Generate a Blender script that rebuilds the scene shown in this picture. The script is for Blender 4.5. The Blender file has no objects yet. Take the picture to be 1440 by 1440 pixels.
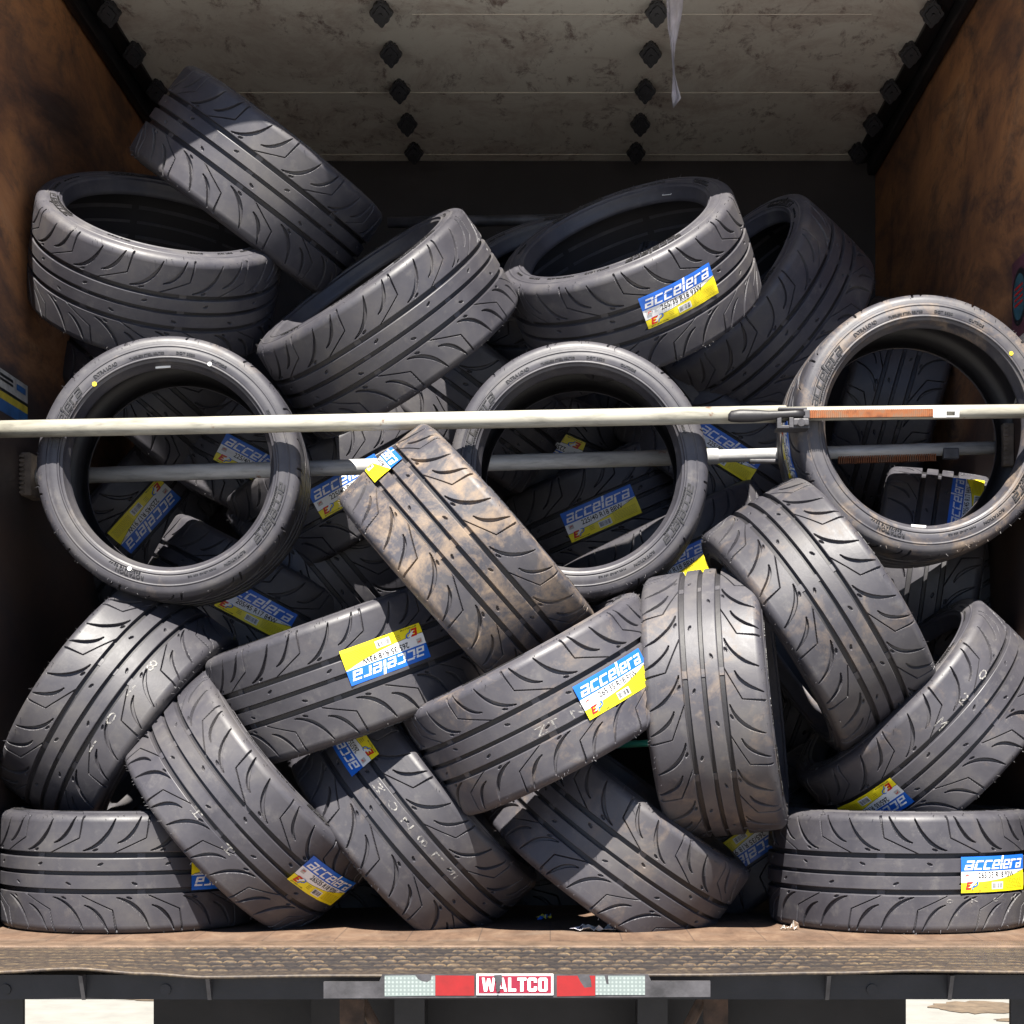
import bpy, bmesh, math, random
import numpy as np
from mathutils import Vector, Matrix

random.seed(7)
R_ = math.radians
scene = bpy.context.scene
COL = scene.collection

# ------------------------------------------------------------------ camera, sky, sun, exposure
CAMH = 1.66                      # eye height above the ground
F, VX, VY = 2600.0, 773.0, 1035.0
cam_d = bpy.data.cameras.new("camera")
cam = bpy.data.objects.new("camera", cam_d)
COL.objects.link(cam)
cam.location = (0, 0, CAMH)
cam.rotation_euler = (R_(90), 0, 0)
cam_d.sensor_width = 36
cam_d.lens = F / 1440 * 36
cam_d.shift_x = -(VX - 720) / 1440
cam_d.shift_y = (VY - 720) / 1440
cam_d.clip_start = 0.05
cam_d.clip_end = 500
scene.camera = cam

SUN_EL, SUN_AZ = 56.0, 0.8       # behind the camera, a touch to the left
S = Vector((-math.sin(R_(SUN_AZ)) * math.cos(R_(SUN_EL)), -math.cos(R_(SUN_AZ)) * math.cos(R_(SUN_EL)), math.sin(R_(SUN_EL))))
world = bpy.data.worlds.new("World")
scene.world = world
world.use_nodes = True
wn = world.node_tree
bg = wn.nodes["Background"]
sky = wn.nodes.new("ShaderNodeTexSky")
sky.sky_type = 'NISHITA'
sky.sun_disc = False
sky.air_density = 0.45
sky.dust_density = 0.2
sky.ozone_density = 4.0
sky.sun_elevation = R_(SUN_EL)
sky.sun_rotation = R_(180 + SUN_AZ)
wn.links.new(sky.outputs[0], bg.inputs[0])
bg.inputs[1].default_value = 0.05
sun_d = bpy.data.lights.new("sun", 'SUN')
sun_d.energy = 5.0
sun_d.angle = R_(0.5)
sun_d.color = (1.0, 0.95, 0.86)
sun = bpy.data.objects.new("sun", sun_d)
COL.objects.link(sun)
sun.rotation_euler = (-S).to_track_quat('-Z', 'Y').to_euler()
sun.location = S * 30
scene.view_settings.view_transform = 'Standard'
scene.view_settings.look = 'None'
scene.view_settings.gamma = 1
scene.view_settings.exposure = 1.85


# ------------------------------------------------------------------ helpers
def W(X, Z, Y):
    """camera-relative right, depth, up -> world"""
    return Vector((X, Z, CAMH + Y))


def PX(px, py, Z):
    return W((px - VX) / F * Z, Z, (VY - py) / F * Z)


def link(o, parent=None):
    COL.objects.link(o)
    if parent is not None:
        o.parent = parent
    return o


def mesh_obj(name, me, mats, parent=None):
    o = bpy.data.objects.new(name, me)
    for m in (mats if isinstance(mats, (list, tuple)) else [mats]):
        if len(me.materials) < 32 and m is not None and m.name not in [x.name for x in me.materials if x]:
            me.materials.append(m)
    return link(o, parent)


def from_bm(name, bm, mat, parent=None, smooth=False):
    bmesh.ops.recalc_face_normals(bm, faces=bm.faces)
    me = bpy.data.meshes.new(name)
    bm.to_mesh(me)
    bm.free()
    if smooth:
        me.polygons.foreach_set('use_smooth', [True] * len(me.polygons))
    return mesh_obj(name, me, mat, parent)


def add_box(bm, x0, x1, y0, y1, z0, z1, bevel=0.0):
    r = bmesh.ops.create_cube(bm, size=1)
    vs = r['verts']
    for v in vs:
        v.co.x = x0 if v.co.x < 0 else x1
        v.co.y = y0 if v.co.y < 0 else y1
        v.co.z = z0 if v.co.z < 0 else z1
    if bevel:
        es = list({e for v in vs for e in v.link_edges})
        bmesh.ops.bevel(bm, geom=es, offset=bevel, segments=2, affect='EDGES', profile=0.6)


def box(name, x0, x1, y0, y1, z0, z1, mat, parent=None, bevel=0.0):
    """camera-relative X, depth, up"""
    bm = bmesh.new()
    add_box(bm, x0, x1, y0, y1, z0 + CAMH, z1 + CAMH, bevel)
    return from_bm(name, bm, mat, parent)


def add_tube(bm, p, q, r, n=24, r2=None):
    p, q = Vector(p), Vector(q)
    d = (q - p)
    res = bmesh.ops.create_cone(bm, cap_ends=True, segments=n, radius1=r, radius2=r if r2 is None else r2, depth=d.length)
    rot = d.to_track_quat('Z', 'Y').to_matrix().to_4x4()
    bmesh.ops.transform(bm, matrix=Matrix.Translation((p + q) / 2) @ rot, verts=res['verts'])


def thing(name, label, cat, loc=(0, 0, 0), group=None):
    o = bpy.data.objects.new(name, None)
    o.empty_display_size = 0.1
    link(o)
    o.location = loc
    tag(o, label, cat, group)
    return o


def tag(o, label, cat, group=None):
    o['label'] = label
    o['category'] = cat
    if group:
        o['group'] = group
    return o


def structure(o):
    o['kind'] = 'structure'
    return o


# ------------------------------------------------------------------ materials
class NT:
    def __init__(self, name):
        self.m = bpy.data.materials.new(name)
        self.m.use_nodes = True
        self.t = self.m.node_tree
        self.b = self.t.nodes["Principled BSDF"]

    def n(self, typ, **kw):
        x = self.t.nodes.new(typ)
        for k, v in kw.items():
            if k.startswith('i_'):
                x.inputs[k[2:].replace('_', ' ')].default_value = v
            else:
                setattr(x, k, v)
        return x

    def l(self, a, b):
        self.t.links.new(a, b)

    def noise(self, vec, scale, detail=4, rough=0.55, dist=0.0):
        x = self.n("ShaderNodeTexNoise")
        x.inputs['Scale'].default_value = scale
        x.inputs['Detail'].default_value = detail
        x.inputs['Roughness'].default_value = rough
        x.inputs['Distortion'].default_value = dist
        if vec is not None:
            self.l(vec, x.inputs['Vector'])
        return x.outputs['Fac']

    def ramp(self, fac, stops):
        x = self.n("ShaderNodeValToRGB")
        e = x.color_ramp.elements
        while len(e) < len(stops):
            e.new(0.5)
        for el, (p, c) in zip(e, stops):
            el.position = p
            el.color = (*c, 1) if len(c) == 3 else c
        self.l(fac, x.inputs[0])
        return x.outputs[0]

    def mix(self, fac, a, b, mode='MIX'):
        x = self.n("ShaderNodeMix", data_type='RGBA', blend_type=mode)
        for sock, v in ((x.inputs[0], fac), (x.inputs[6], a), (x.inputs[7], b)):
            if isinstance(v, (tuple, list)):
                sock.default_value = (*v, 1) if len(v) == 3 else v
            elif isinstance(v, (int, float)):
                sock.default_value = v
            else:
                self.l(v, sock)
        return x.outputs[2]

    def math(self, op, a, b=None, clamp=False):
        x = self.n("ShaderNodeMath", operation=op, use_clamp=clamp)
        for s, v in ((x.inputs[0], a), (x.inputs[1], b)):
            if v is None:
                continue
            if isinstance(v, (int, float)):
                s.default_value = v
            else:
                self.l(v, s)
        return x.outputs[0]

    def obj_vec(self, scale=(1, 1, 1), rnd=True, add=None):
        tc = self.n("ShaderNodeTexCoord")
        mp = self.n("ShaderNodeMapping")
        mp.inputs['Scale'].default_value = scale
        if rnd:
            oi = self.n("ShaderNodeObjectInfo")
            va = self.n("ShaderNodeVectorMath", operation='SCALE')
            va.inputs[0].default_value = (31.0, 17.0, 23.0)
            self.l(oi.outputs['Random'], va.inputs['Scale'])
            vb = self.n("ShaderNodeVectorMath", operation='ADD')
            self.l(tc.outputs['Object'], vb.inputs[0])
            self.l(va.outputs[0], vb.inputs[1])
            self.l(vb.outputs[0], mp.inputs['Vector'])
        else:
            self.l(tc.outputs['Object'], mp.inputs['Vector'])
        return mp.outputs[0]

    def bump(self, h, strength=0.3, dist=0.002):
        x = self.n("ShaderNodeBump")
        x.inputs['Strength'].default_value = strength
        x.inputs['Distance'].default_value = dist
        self.l(h, x.inputs['Height'])
        self.l(x.outputs[0], self.b.inputs['Normal'])

    def col(self, c):
        if isinstance(c, tuple):
            self.b.inputs['Base Color'].default_value = (*c, 1)
        else:
            self.l(c, self.b.inputs['Base Color'])

    def set(self, **kw):
        for k, v in kw.items():
            s = self.b.inputs[k.replace('_', ' ')]
            if isinstance(v, (int, float)):
                s.default_value = v
            else:
                self.l(v, s)


def plain(name, col, rough=0.6, metallic=0.0, var=0.25, scale=14.0, bump=0.0):
    t = NT(name)
    v = t.obj_vec()
    n = t.noise(v, scale, 5)
    dark = tuple(c * (1 - var) for c in col)
    lite = tuple(min(1, c * (1 + var)) for c in col)
    t.col(t.ramp(n, [(0.3, dark), (0.7, lite)]))
    t.set(Roughness=rough, Metallic=metallic)
    if bump:
        t.bump(t.noise(v, scale * 8, 3), bump, 0.002)
    return t.m


def make_rubber(name):
    t = NT(name)
    v = t.obj_vec()
    at = t.n("ShaderNodeAttribute", attribute_type='OBJECT', attribute_name='dust')
    big = t.noise(v, 5.5, 6, 0.62, 0.3)
    mid = t.noise(v, 24.0, 6, 0.7)
    fine = t.noise(v, 160.0, 4, 0.7)
    base = t.ramp(big, [(0.30, (0.026, 0.025, 0.032)), (0.5, (0.043, 0.041, 0.049)), (0.72, (0.074, 0.069, 0.069))])
    scuff = t.ramp(mid, [(0.56, (0, 0, 0)), (0.72, (1, 1, 1))])
    c = t.mix(t.math('MULTIPLY', scuff, 0.35), base, (0.12, 0.113, 0.108))
    # streaky smears along one direction
    vs = t.obj_vec((3, 3, 30))
    st = t.noise(vs, 2.2, 5, 0.7)
    streak = t.ramp(st, [(0.58, (0, 0, 0)), (0.75, (1, 1, 1))])
    c = t.mix(t.math('MULTIPLY', streak, 0.25), c, (0.105, 0.098, 0.092))
    # brown dust in patches, as strong as this tyre's own amount says
    dn = t.math('ADD', t.math('MULTIPLY', t.noise(v, 9.0, 8, 0.72, 0.5), 0.8), t.math('MULTIPLY', mid, 0.2))
    df = t.math('MULTIPLY', t.math('SUBTRACT', t.math('ADD', dn, t.math('MULTIPLY', at.outputs['Fac'], 0.30)), 0.60), 7.0, True)
    df = t.math('MULTIPLY', df, t.math('MINIMUM', t.math('MULTIPLY', at.outputs['Fac'], 1.6), 0.85))
    dcol = t.mix(mid, (0.165, 0.115, 0.074), (0.27, 0.195, 0.13))
    c = t.mix(df, c, dcol)
    tone = t.n("ShaderNodeAttribute", attribute_type='OBJECT', attribute_name='tone')
    hs = t.n("ShaderNodeVectorMath", operation='SCALE')
    t.l(c, hs.inputs[0])
    t.l(tone.outputs['Fac'], hs.inputs['Scale'])
    t.col(hs.outputs[0])
    rg = t.math('ADD', t.math('MULTIPLY', mid, 0.34), 0.34)
    rg = t.math('ADD', rg, t.math('MULTIPLY', df, 0.3), True)
    t.set(Roughness=rg)
    t.b.inputs['Specular IOR Level'].default_value = 0.5
    t.bump(t.math('ADD', t.math('MULTIPLY', fine, 0.5), mid), 0.25, 0.0012)
    return t.m


M = {}
M['rubber'] = make_rubber('rubber')
M['liner'] = plain('liner_rubber', (0.016, 0.015, 0.018), 0.55, 0, 0.3, 9, 0.2)
M['letters'] = plain('raised_rubber_letters', (0.020, 0.019, 0.020), 0.45, 0, 0.3, 20)
M['blue'] = plain('print_blue', (0.012, 0.115, 0.52), 0.38, 0, 0.06, 8)
M['white'] = plain('print_white', (0.74, 0.74, 0.74), 0.42, 0, 0.04, 8)
M['yellow'] = plain('print_yellow', (0.80, 0.66, 0.015), 0.40, 0, 0.05, 8)
M['ink'] = plain('print_black', (0.012, 0.012, 0.014), 0.5, 0, 0.1, 8)
M['red'] = plain('print_red', (0.55, 0.015, 0.012), 0.4, 0, 0.08, 8)
M['grey'] = plain('print_grey', (0.45, 0.43, 0.40), 0.5, 0, 0.1, 8)
M['fine_print'] = plain('print_small_brown', (0.40, 0.32, 0.02), 0.5, 0, 0.1, 8)
M['yellow_dot'] = plain('yellow_paint_dot', (0.75, 0.55, 0.02), 0.6, 0, 0.1, 30)
M['white_dot'] = plain('white_paint_dot', (0.7, 0.7, 0.68), 0.6, 0, 0.1, 30)
M['red_dot'] = plain('red_paint_dot', (0.65, 0.07, 0.03), 0.6, 0, 0.1, 30)


def make_chalk():
    t = NT('worn_white_stamp_ink')
    v = t.obj_vec()
    n = t.noise(v, 170, 4, 0.7)
    t.col((0.34, 0.33, 0.31))
    t.set(Roughness=0.8, Alpha=t.ramp(n, [(0.42, (0.0, 0.0, 0.0)), (0.60, (0.75, 0.75, 0.75))]))
    return t.m


M['chalk'] = make_chalk()


def make_wall():
    t = NT('stained_plywood')
    v = t.obj_vec((1, 0.30, 0.8), False)
    a = t.noise(v, 2.6, 8, 0.70, 0.6)
    b = t.noise(v, 9.0, 8, 0.78, 0.5)
    c = t.ramp(a, [(0.32, (0.05, 0.024, 0.018)), (0.45, (0.20, 0.085, 0.038)), (0.58, (0.36, 0.155, 0.058)), (0.75, (0.40, 0.25, 0.145))])
    c = t.mix(t.ramp(b, [(0.48, (0, 0, 0)), (0.66, (0.85, 0.85, 0.85))]), c, (0.055, 0.034, 0.028))
    vs = t.obj_vec((1, 0.45, 0.35), False)
    s = t.noise(vs, 8.0, 9, 0.8, 0.8)
    c = t.mix(t.ramp(s, [(0.55, (0, 0, 0)), (0.68, (0.8, 0.8, 0.8))]), c, (0.03, 0.018, 0.014))
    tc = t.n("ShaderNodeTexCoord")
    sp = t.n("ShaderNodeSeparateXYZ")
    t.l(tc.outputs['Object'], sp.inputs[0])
    hh = t.math('ADD', sp.outputs[2], t.math('MULTIPLY', a, 1.6))      # shade low beside the load, painted into the wall colour with a ragged edge
    low_shade = t.ramp(t.math('MULTIPLY', t.math('SUBTRACT', 3.75, hh), 1.3, True), [(0.0, (0, 0, 0)), (0.6, (0.9, 0.9, 0.9))])
    c = t.mix(low_shade, c, (0.030, 0.022, 0.022))
    t.col(c)
    t.set(Roughness=0.72)
    t.bump(b, 0.25, 0.004)
    return t.m


def make_ceiling():
    t = NT('grubby_roof_lining')
    v = t.obj_vec((1, 0.42, 1), False)
    a = t.noise(v, 1.6, 7, 0.65, 0.3)
    b = t.noise(v, 14.0, 8, 0.8, 0.4)
    d = t.noise(t.obj_vec((0.55, 0.42, 1), False), 6.5, 9, 0.8, 0.5)
    c = t.ramp(a, [(0.3, (0.70, 0.65, 0.59)), (0.6, (0.86, 0.83, 0.77))])
    c = t.mix(t.ramp(d, [(0.47, (0, 0, 0)), (0.66, (0.65, 0.65, 0.65))]), c, (0.42, 0.31, 0.27))
    c = t.mix(t.ramp(b, [(0.54, (0, 0, 0)), (0.66, (0.85, 0.85, 0.85))]), c, (0.16, 0.085, 0.075))
    t.col(c)
    t.set(Roughness=0.7)
    t.bump(b, 0.2, 0.003)
    return t.m


def make_floor():
    t = NT('worn_cargo_boards')
    v = t.obj_vec((1, 0.35, 1), False)
    tc = t.n("ShaderNodeTexCoord")
    sp = t.n("ShaderNodeSeparateXYZ")
    t.l(tc.outputs['Object'], sp.inputs[0])
    g = t.n("ShaderNodeTexNoise")
    a = t.noise(v, 16.0, 6, 0.7, 0.4)
    b = t.noise(t.obj_vec((1, 1, 1), False), 5.0, 5, 0.6)
    c = t.ramp(a, [(0.3, (0.055, 0.030, 0.018)), (0.55, (0.115, 0.068, 0.042)), (0.75, (0.17, 0.115, 0.075))])
    c = t.mix(t.ramp(b, [(0.5, (0, 0, 0)), (0.75, (0.6, 0.6, 0.6))]), c, (0.16, 0.12, 0.09))
    sl = t.math('ADD', t.math('MULTIPLY', sp.outputs[0], 1.0), t.math('MULTIPLY', sp.outputs[1], 0.0))
    fr = t.math('FRACT', t.math('MULTIPLY', sl, 6.2))
    ln = t.math('MULTIPLY', t.math('LESS_THAN', fr, 0.015), 0.6)
    c = t.mix(ln, c, (0.03, 0.02, 0.015))
    t.col(c)
    t.set(Roughness=0.75)
    t.bump(a, 0.35, 0.003)
    return t.m


def make_plate():
    t = NT('rusty_tread_plate')
    v = t.obj_vec((1, 1, 1), False)
    a = t.noise(v, 4.0, 6, 0.65, 0.3)
    b = t.noise(v, 70.0, 5, 0.7)
    at = t.n("ShaderNodeAttribute", attribute_type='GEOMETRY', attribute_name='worn')
    steel = t.ramp(b, [(0.3, (0.009, 0.008, 0.011)), (0.7, (0.034, 0.028, 0.025))])
    rust = t.ramp(b, [(0.3, (0.060, 0.038, 0.026)), (0.55, (0.135, 0.092, 0.052)), (0.75, (0.24, 0.185, 0.10))])
    f = t.math('ADD', t.math('MULTIPLY', at.outputs['Fac'], 0.95), t.ramp(a, [(0.50, (0, 0, 0)), (0.80, (0.35, 0.35, 0.35))]), True)
    f = t.math('MULTIPLY', f, t.ramp(b, [(0.25, (0.4, 0.4, 0.4)), (0.55, (1, 1, 1))]))
    t.col(t.mix(f, steel, rust))
    t.set(Roughness=0.6, Metallic=0.15)
    t.bump(b, 0.3, 0.002)
    return t.m


def make_ground():
    t = NT('weathered_asphalt')
    v = t.obj_vec((1, 1, 1), False)
    a = t.noise(v, 0.9, 6, 0.6, 0.2)
    b = t.noise(v, 30.0, 5, 0.7)
    c = t.ramp(a, [(0.35, (0.19, 0.182, 0.172)), (0.6, (0.235, 0.225, 0.21)), (0.70, (0.16, 0.15, 0.138))])
    c = t.mix(t.math('MULTIPLY', b, 0.35), c, (0.14, 0.135, 0.125))
    t.col(c)
    t.set(Roughness=0.9)
    t.bump(b, 0.3, 0.004)
    return t.m


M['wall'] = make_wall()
M['ceiling'] = make_ceiling()
M['floor'] = make_floor()
M['plate'] = make_plate()
M['ground'] = make_ground()
M['black_steel'] = plain('black_painted_steel', (0.010, 0.009, 0.011), 0.5, 0.1, 0.5, 12, 0.2)
M['dull_steel'] = plain('scuffed_grey_steel', (0.050, 0.048, 0.053), 0.5, 0.2, 0.5, 22, 0.2)
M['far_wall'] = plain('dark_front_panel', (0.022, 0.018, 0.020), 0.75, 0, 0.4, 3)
M['flap'] = plain('mud_flap_rubber', (0.009, 0.008, 0.009), 0.7, 0, 0.6, 6, 0.3)
M['plastic'] = plain('black_moulded_plastic', (0.010, 0.010, 0.014), 0.4, 0, 0.2, 20)
M['sill'] = plain('worn_steel_sill', (0.115, 0.075, 0.050), 0.6, 0.15, 0.35, 26, 0.3)
M['trim_white'] = plain('seam_strip_paint', (0.62, 0.58, 0.52), 0.6, 0, 0.15, 8)
M['film'] = plain('torn_translucent_film', (0.80, 0.76, 0.82), 0.35, 0, 0.15, 30)
M['teal'] = plain('teal_plastic', (0.03, 0.30, 0.20), 0.4, 0, 0.1, 10)
M['tape_red'] = plain('reflective_red_tape', (0.20, 0.0015, 0.003), 0.65, 0, 0.12, 40)
M['sign_pink'] = plain('magenta_sign_paint', (0.19, 0.002, 0.022), 0.65, 0, 0.08, 20)


def make_tape():
    t = NT('reflective_white_tape')
    v = t.obj_vec((1, 1, 1), False)
    vo = t.n("ShaderNodeTexVoronoi")
    vo.inputs['Scale'].default_value = 130
    vo.inputs['Randomness'].default_value = 0.05
    t.l(v, vo.inputs['Vector'])
    t.col(t.ramp(vo.outputs['Distance'], [(0.35, (0.33, 0.38, 0.365)), (0.6, (0.15, 0.18, 0.178))]))
    t.set(Roughness=0.35)
    return t.m


M['tape_white'] = make_tape()
M['aged_white'] = plain('aged_white_print', (0.33, 0.32, 0.29), 0.6, 0, 0.3, 25)
M['aged_blue'] = plain('faded_blue_print', (0.02, 0.09, 0.24), 0.6, 0, 0.3, 25)
M['aged_yellow'] = plain('faded_yellow_print', (0.42, 0.33, 0.03), 0.6, 0, 0.3, 25)
M['dusty_pad'] = plain('dusty_rubber_pad', (0.13, 0.105, 0.085), 0.8, 0, 0.35, 30, 0.3)
M['bracket'] = plain('rusty_bracket', (0.05, 0.028, 0.018), 0.8, 0, 0.6, 25, 0.3)


def make_bar(name, paint, chip, metal):
    t = NT(name)
    v = t.obj_vec((0.5, 3, 3), False)
    a = t.noise(v, 16.0, 6, 0.7, 0.3)
    b = t.noise(t.obj_vec((1, 1, 1), False), 9.0, 6, 0.7)
    c = t.mix(t.ramp(a, [(0.46, (0, 0, 0)), (0.70, (0.85, 0.85, 0.85))]), paint, tuple(x * 0.42 for x in paint))
    c = t.mix(t.ramp(b, [(0.615, (0, 0, 0)), (0.66, (0.9, 0.9, 0.9))]), c, chip)
    t.col(c)
    t.set(Roughness=0.5, Metallic=metal)
    return t.m


M['bar_cream'] = make_bar('chipped_cream_tube', (0.34, 0.325, 0.275), (0.15, 0.075, 0.045), 0.0)
M['bar_grey'] = make_bar('galvanised_tube', (0.46, 0.46, 0.46), (0.25, 0.15, 0.11), 0.15)


def make_rack():
    t = NT('rusted_rack_steel')
    v = t.obj_vec((1, 1, 1), False)
    a = t.noise(v, 25, 6, 0.7)
    t.col(t.ramp(a, [(0.3, (0.075, 0.022, 0.009)), (0.48, (0.21, 0.065, 0.017)), (0.62, (0.15, 0.085, 0.05)), (0.8, (0.08, 0.07, 0.065))]))
    t.set(Roughness=0.7, Metallic=0.2)
    return t.m


M['rack'] = make_rack()

# ------------------------------------------------------------------ ground
bm = bmesh.new()
bmesh.ops.create_grid(bm, x_segments=8, y_segments=8, size=150)
structure(from_bm('ground', bm, M['ground'])).location = (0, 20, 0)
M['concrete'] = plain('pale_concrete', (0.205, 0.198, 0.178), 0.9, 0, 0.12, 6, 0.3)
M['dirt'] = plain('tan_dirt', (0.105, 0.075, 0.047), 0.95, 0, 0.35, 14, 0.4)
bm = bmesh.new()
bmesh.ops.create_grid(bm, x_segments=4, y_segments=4, size=60)
structure(from_bm('pavement', bm, M['concrete'])).location = (0, 69.5, 0.005)
for cx_, cy_, ra, rb_ in ((2.62, 11.25, 0.30, 0.26), (2.80, 10.75, 0.22, 0.09), (-2.2, 11.6, 0.5, 0.1)):
    bm = bmesh.new()
    rr_ = random.Random(cx_)
    bm.faces.new([bm.verts.new((cx_ + ra * math.cos(k / 40 * 6.2832) * rr_.uniform(.8, 1.1), cy_ + rb_ * math.sin(k / 40 * 6.2832) * rr_.uniform(.8, 1.1), 0.0095)) for k in range(40)])
    d_ = from_bm('dirt', bm, M['dirt'])
    d_['kind'] = 'stuff'

# ------------------------------------------------------------------ the truck: box, tail, chassis
XL, XR, YC, YF, Z0, Z1 = -1.345, 1.18, 2.085, -0.458, 4.14, 6.74
ZH = 4.25
truck = thing('box_truck', 'open rear of a box truck with brown plywood cargo walls and a rusty tail plate', 'truck', W(-0.08, 4.14, YF))
TI = Matrix.Translation(-truck.location)


def tp(o):
    """parent to the truck, keeping the world-space geometry"""
    o.parent = truck
    o.matrix_parent_inverse = TI
    return o


def sub(o, p):
    o.parent = p
    return o


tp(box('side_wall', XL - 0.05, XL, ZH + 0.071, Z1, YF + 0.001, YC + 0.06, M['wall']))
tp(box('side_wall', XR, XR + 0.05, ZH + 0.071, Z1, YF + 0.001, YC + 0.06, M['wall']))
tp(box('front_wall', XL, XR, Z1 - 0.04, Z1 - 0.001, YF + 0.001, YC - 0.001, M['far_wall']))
roof = tp(box('roof', XL, XR, ZH + 0.071, Z1 + 0.04, YC, YC + 0.05, M['ceiling']))
tp(box('cargo_floor', XL - 0.05, XR + 0.05, Z0, Z1 + 0.02, YF - 0.09, YF, M['floor']))
# rear frame: two posts and a header with an uneven lower edge (door track brackets)
tp(box('door_post', XL - 0.05, XL + 0.030, ZH, ZH + 0.07, YF + 0.001, YC + 0.06, M['dull_steel']))
tp(box('door_post', XR - 0.012, XR + 0.05, ZH, ZH + 0.07, YF + 0.001, YC + 0.06, M['dull_steel']))
tp(box('door_header', XL + 0.031, XR - 0.013, ZH, ZH + 0.07, YC - 0.035, YC + 0.06, M['dull_steel']))
# corner rails
for s, xw in ((1, XL), (-1, XR)):
    bm = bmesh.new()
    xs = sorted((xw + s * 0.002, xw + s * 0.034))
    add_box(bm, xs[0], xs[1], ZH + 0.08, Z1 - 0.06, CAMH + YC - 0.062, CAMH + YC - 0.002, 0.012)
    xs = sorted((xw + s * 0.036, xw + s * 0.085))
    add_box(bm, xs[0], xs[1], ZH + 0.08, Z1 - 0.06, CAMH + YC - 0.016, CAMH + YC - 0.002, 0.004)
    tp(from_bm('corner_rail', bm, M['black_steel']))


def clip_bm(x, z):
    """lobed black plastic knob hanging from the lining, its plate turned down and to the rear"""
    bm = bmesh.new()
    n = 40
    c0 = Vector((x, z, CAMH + YC - 0.040))
    u = Vector((1, 0, 0))
    v = Vector((0, -0.60, 0.80))
    nrm = u.cross(v)
    if nrm.y > 0:
        nrm = -nrm
    for r0, h0, h1 in ((0.030, -0.018, 0.0), (0.020, 0.0002, 0.009)):
        lo, hi = [], []
        for k in range(n):
            a = 2 * math.pi * k / n
            rr = r0 * (1 + 0.10 * math.cos(4 * a) + 0.07 * math.cos(8 * a))
            p = c0 + u * (rr * math.cos(a)) + v * (rr * math.sin(a) * 1.18)
            lo.append(bm.verts.new(p + nrm * h0))
            hi.append(bm.verts.new(c0 + (p - c0) * 0.93 + nrm * h1))
        for k in range(n):
            bm.faces.new((lo[k], lo[(k + 1) % n], hi[(k + 1) % n], hi[k]))
        bm.faces.new(hi)
        bm.faces.new(lo[::-1])
    for dv in (-0.028, 0.0, 0.028):
        p = c0 + v * dv + nrm * (0.012 if dv == 0 else 0)
        add_tube(bm, p - nrm * 0.002, p + nrm * 0.006, 0.0055, 8)
    add_box(bm, x - 0.016, x + 0.016, z - 0.002, z + 0.03, CAMH + YC - 0.045, CAMH + YC - 0.001, 0.004)
    return bm


ROWS = [2600 * YC / (VY - y) for y in (20, 78, 130, 177, 217)]
CLIPS = [2600 * (YC - 0.040) / (VY - y) for y in (20, 78, 130, 177, 217)]
for zz in CLIPS:
    for xx in (-0.478, 0.304, XL + 0.095, XR - 0.095):
        sub(from_bm('ceiling_clip', clip_bm(xx, zz), M['plastic'], None), roof)
for zz, xa_, xb_ in ((ROWS[0], -0.40, XR - 0.25), (ROWS[2], XL + 0.3, XR - 0.10), (ROWS[4], XL + 0.3, XR - 0.10)):
    sub(box('seam_strip', xa_, xb_, zz - 0.001, zz + 0.001, YC - 0.0018, YC - 0.0005, M['trim_white']), roof)

# tail plate with raised tread, its lip bent up and down along its length
LIP = [(-20, 1362), (100, 1357), (200, 1364), (283, 1369), (467, 1367), (720, 1367), (960, 1366), (1180, 1363), (1290, 1360), (1460, 1362)]


def lip_dz(X):
    px = VX + X / 3.64 * F
    for (a, ya), (b, yb) in zip(LIP, LIP[1:]):
        if px <= b:
            k = max(0, min(1, (px - a) / (b - a)))
            k = k * k * (3 - 2 * k)
            return -((ya + (yb - ya) * k) - 1364) / F * 3.64
    return 0.0


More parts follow.
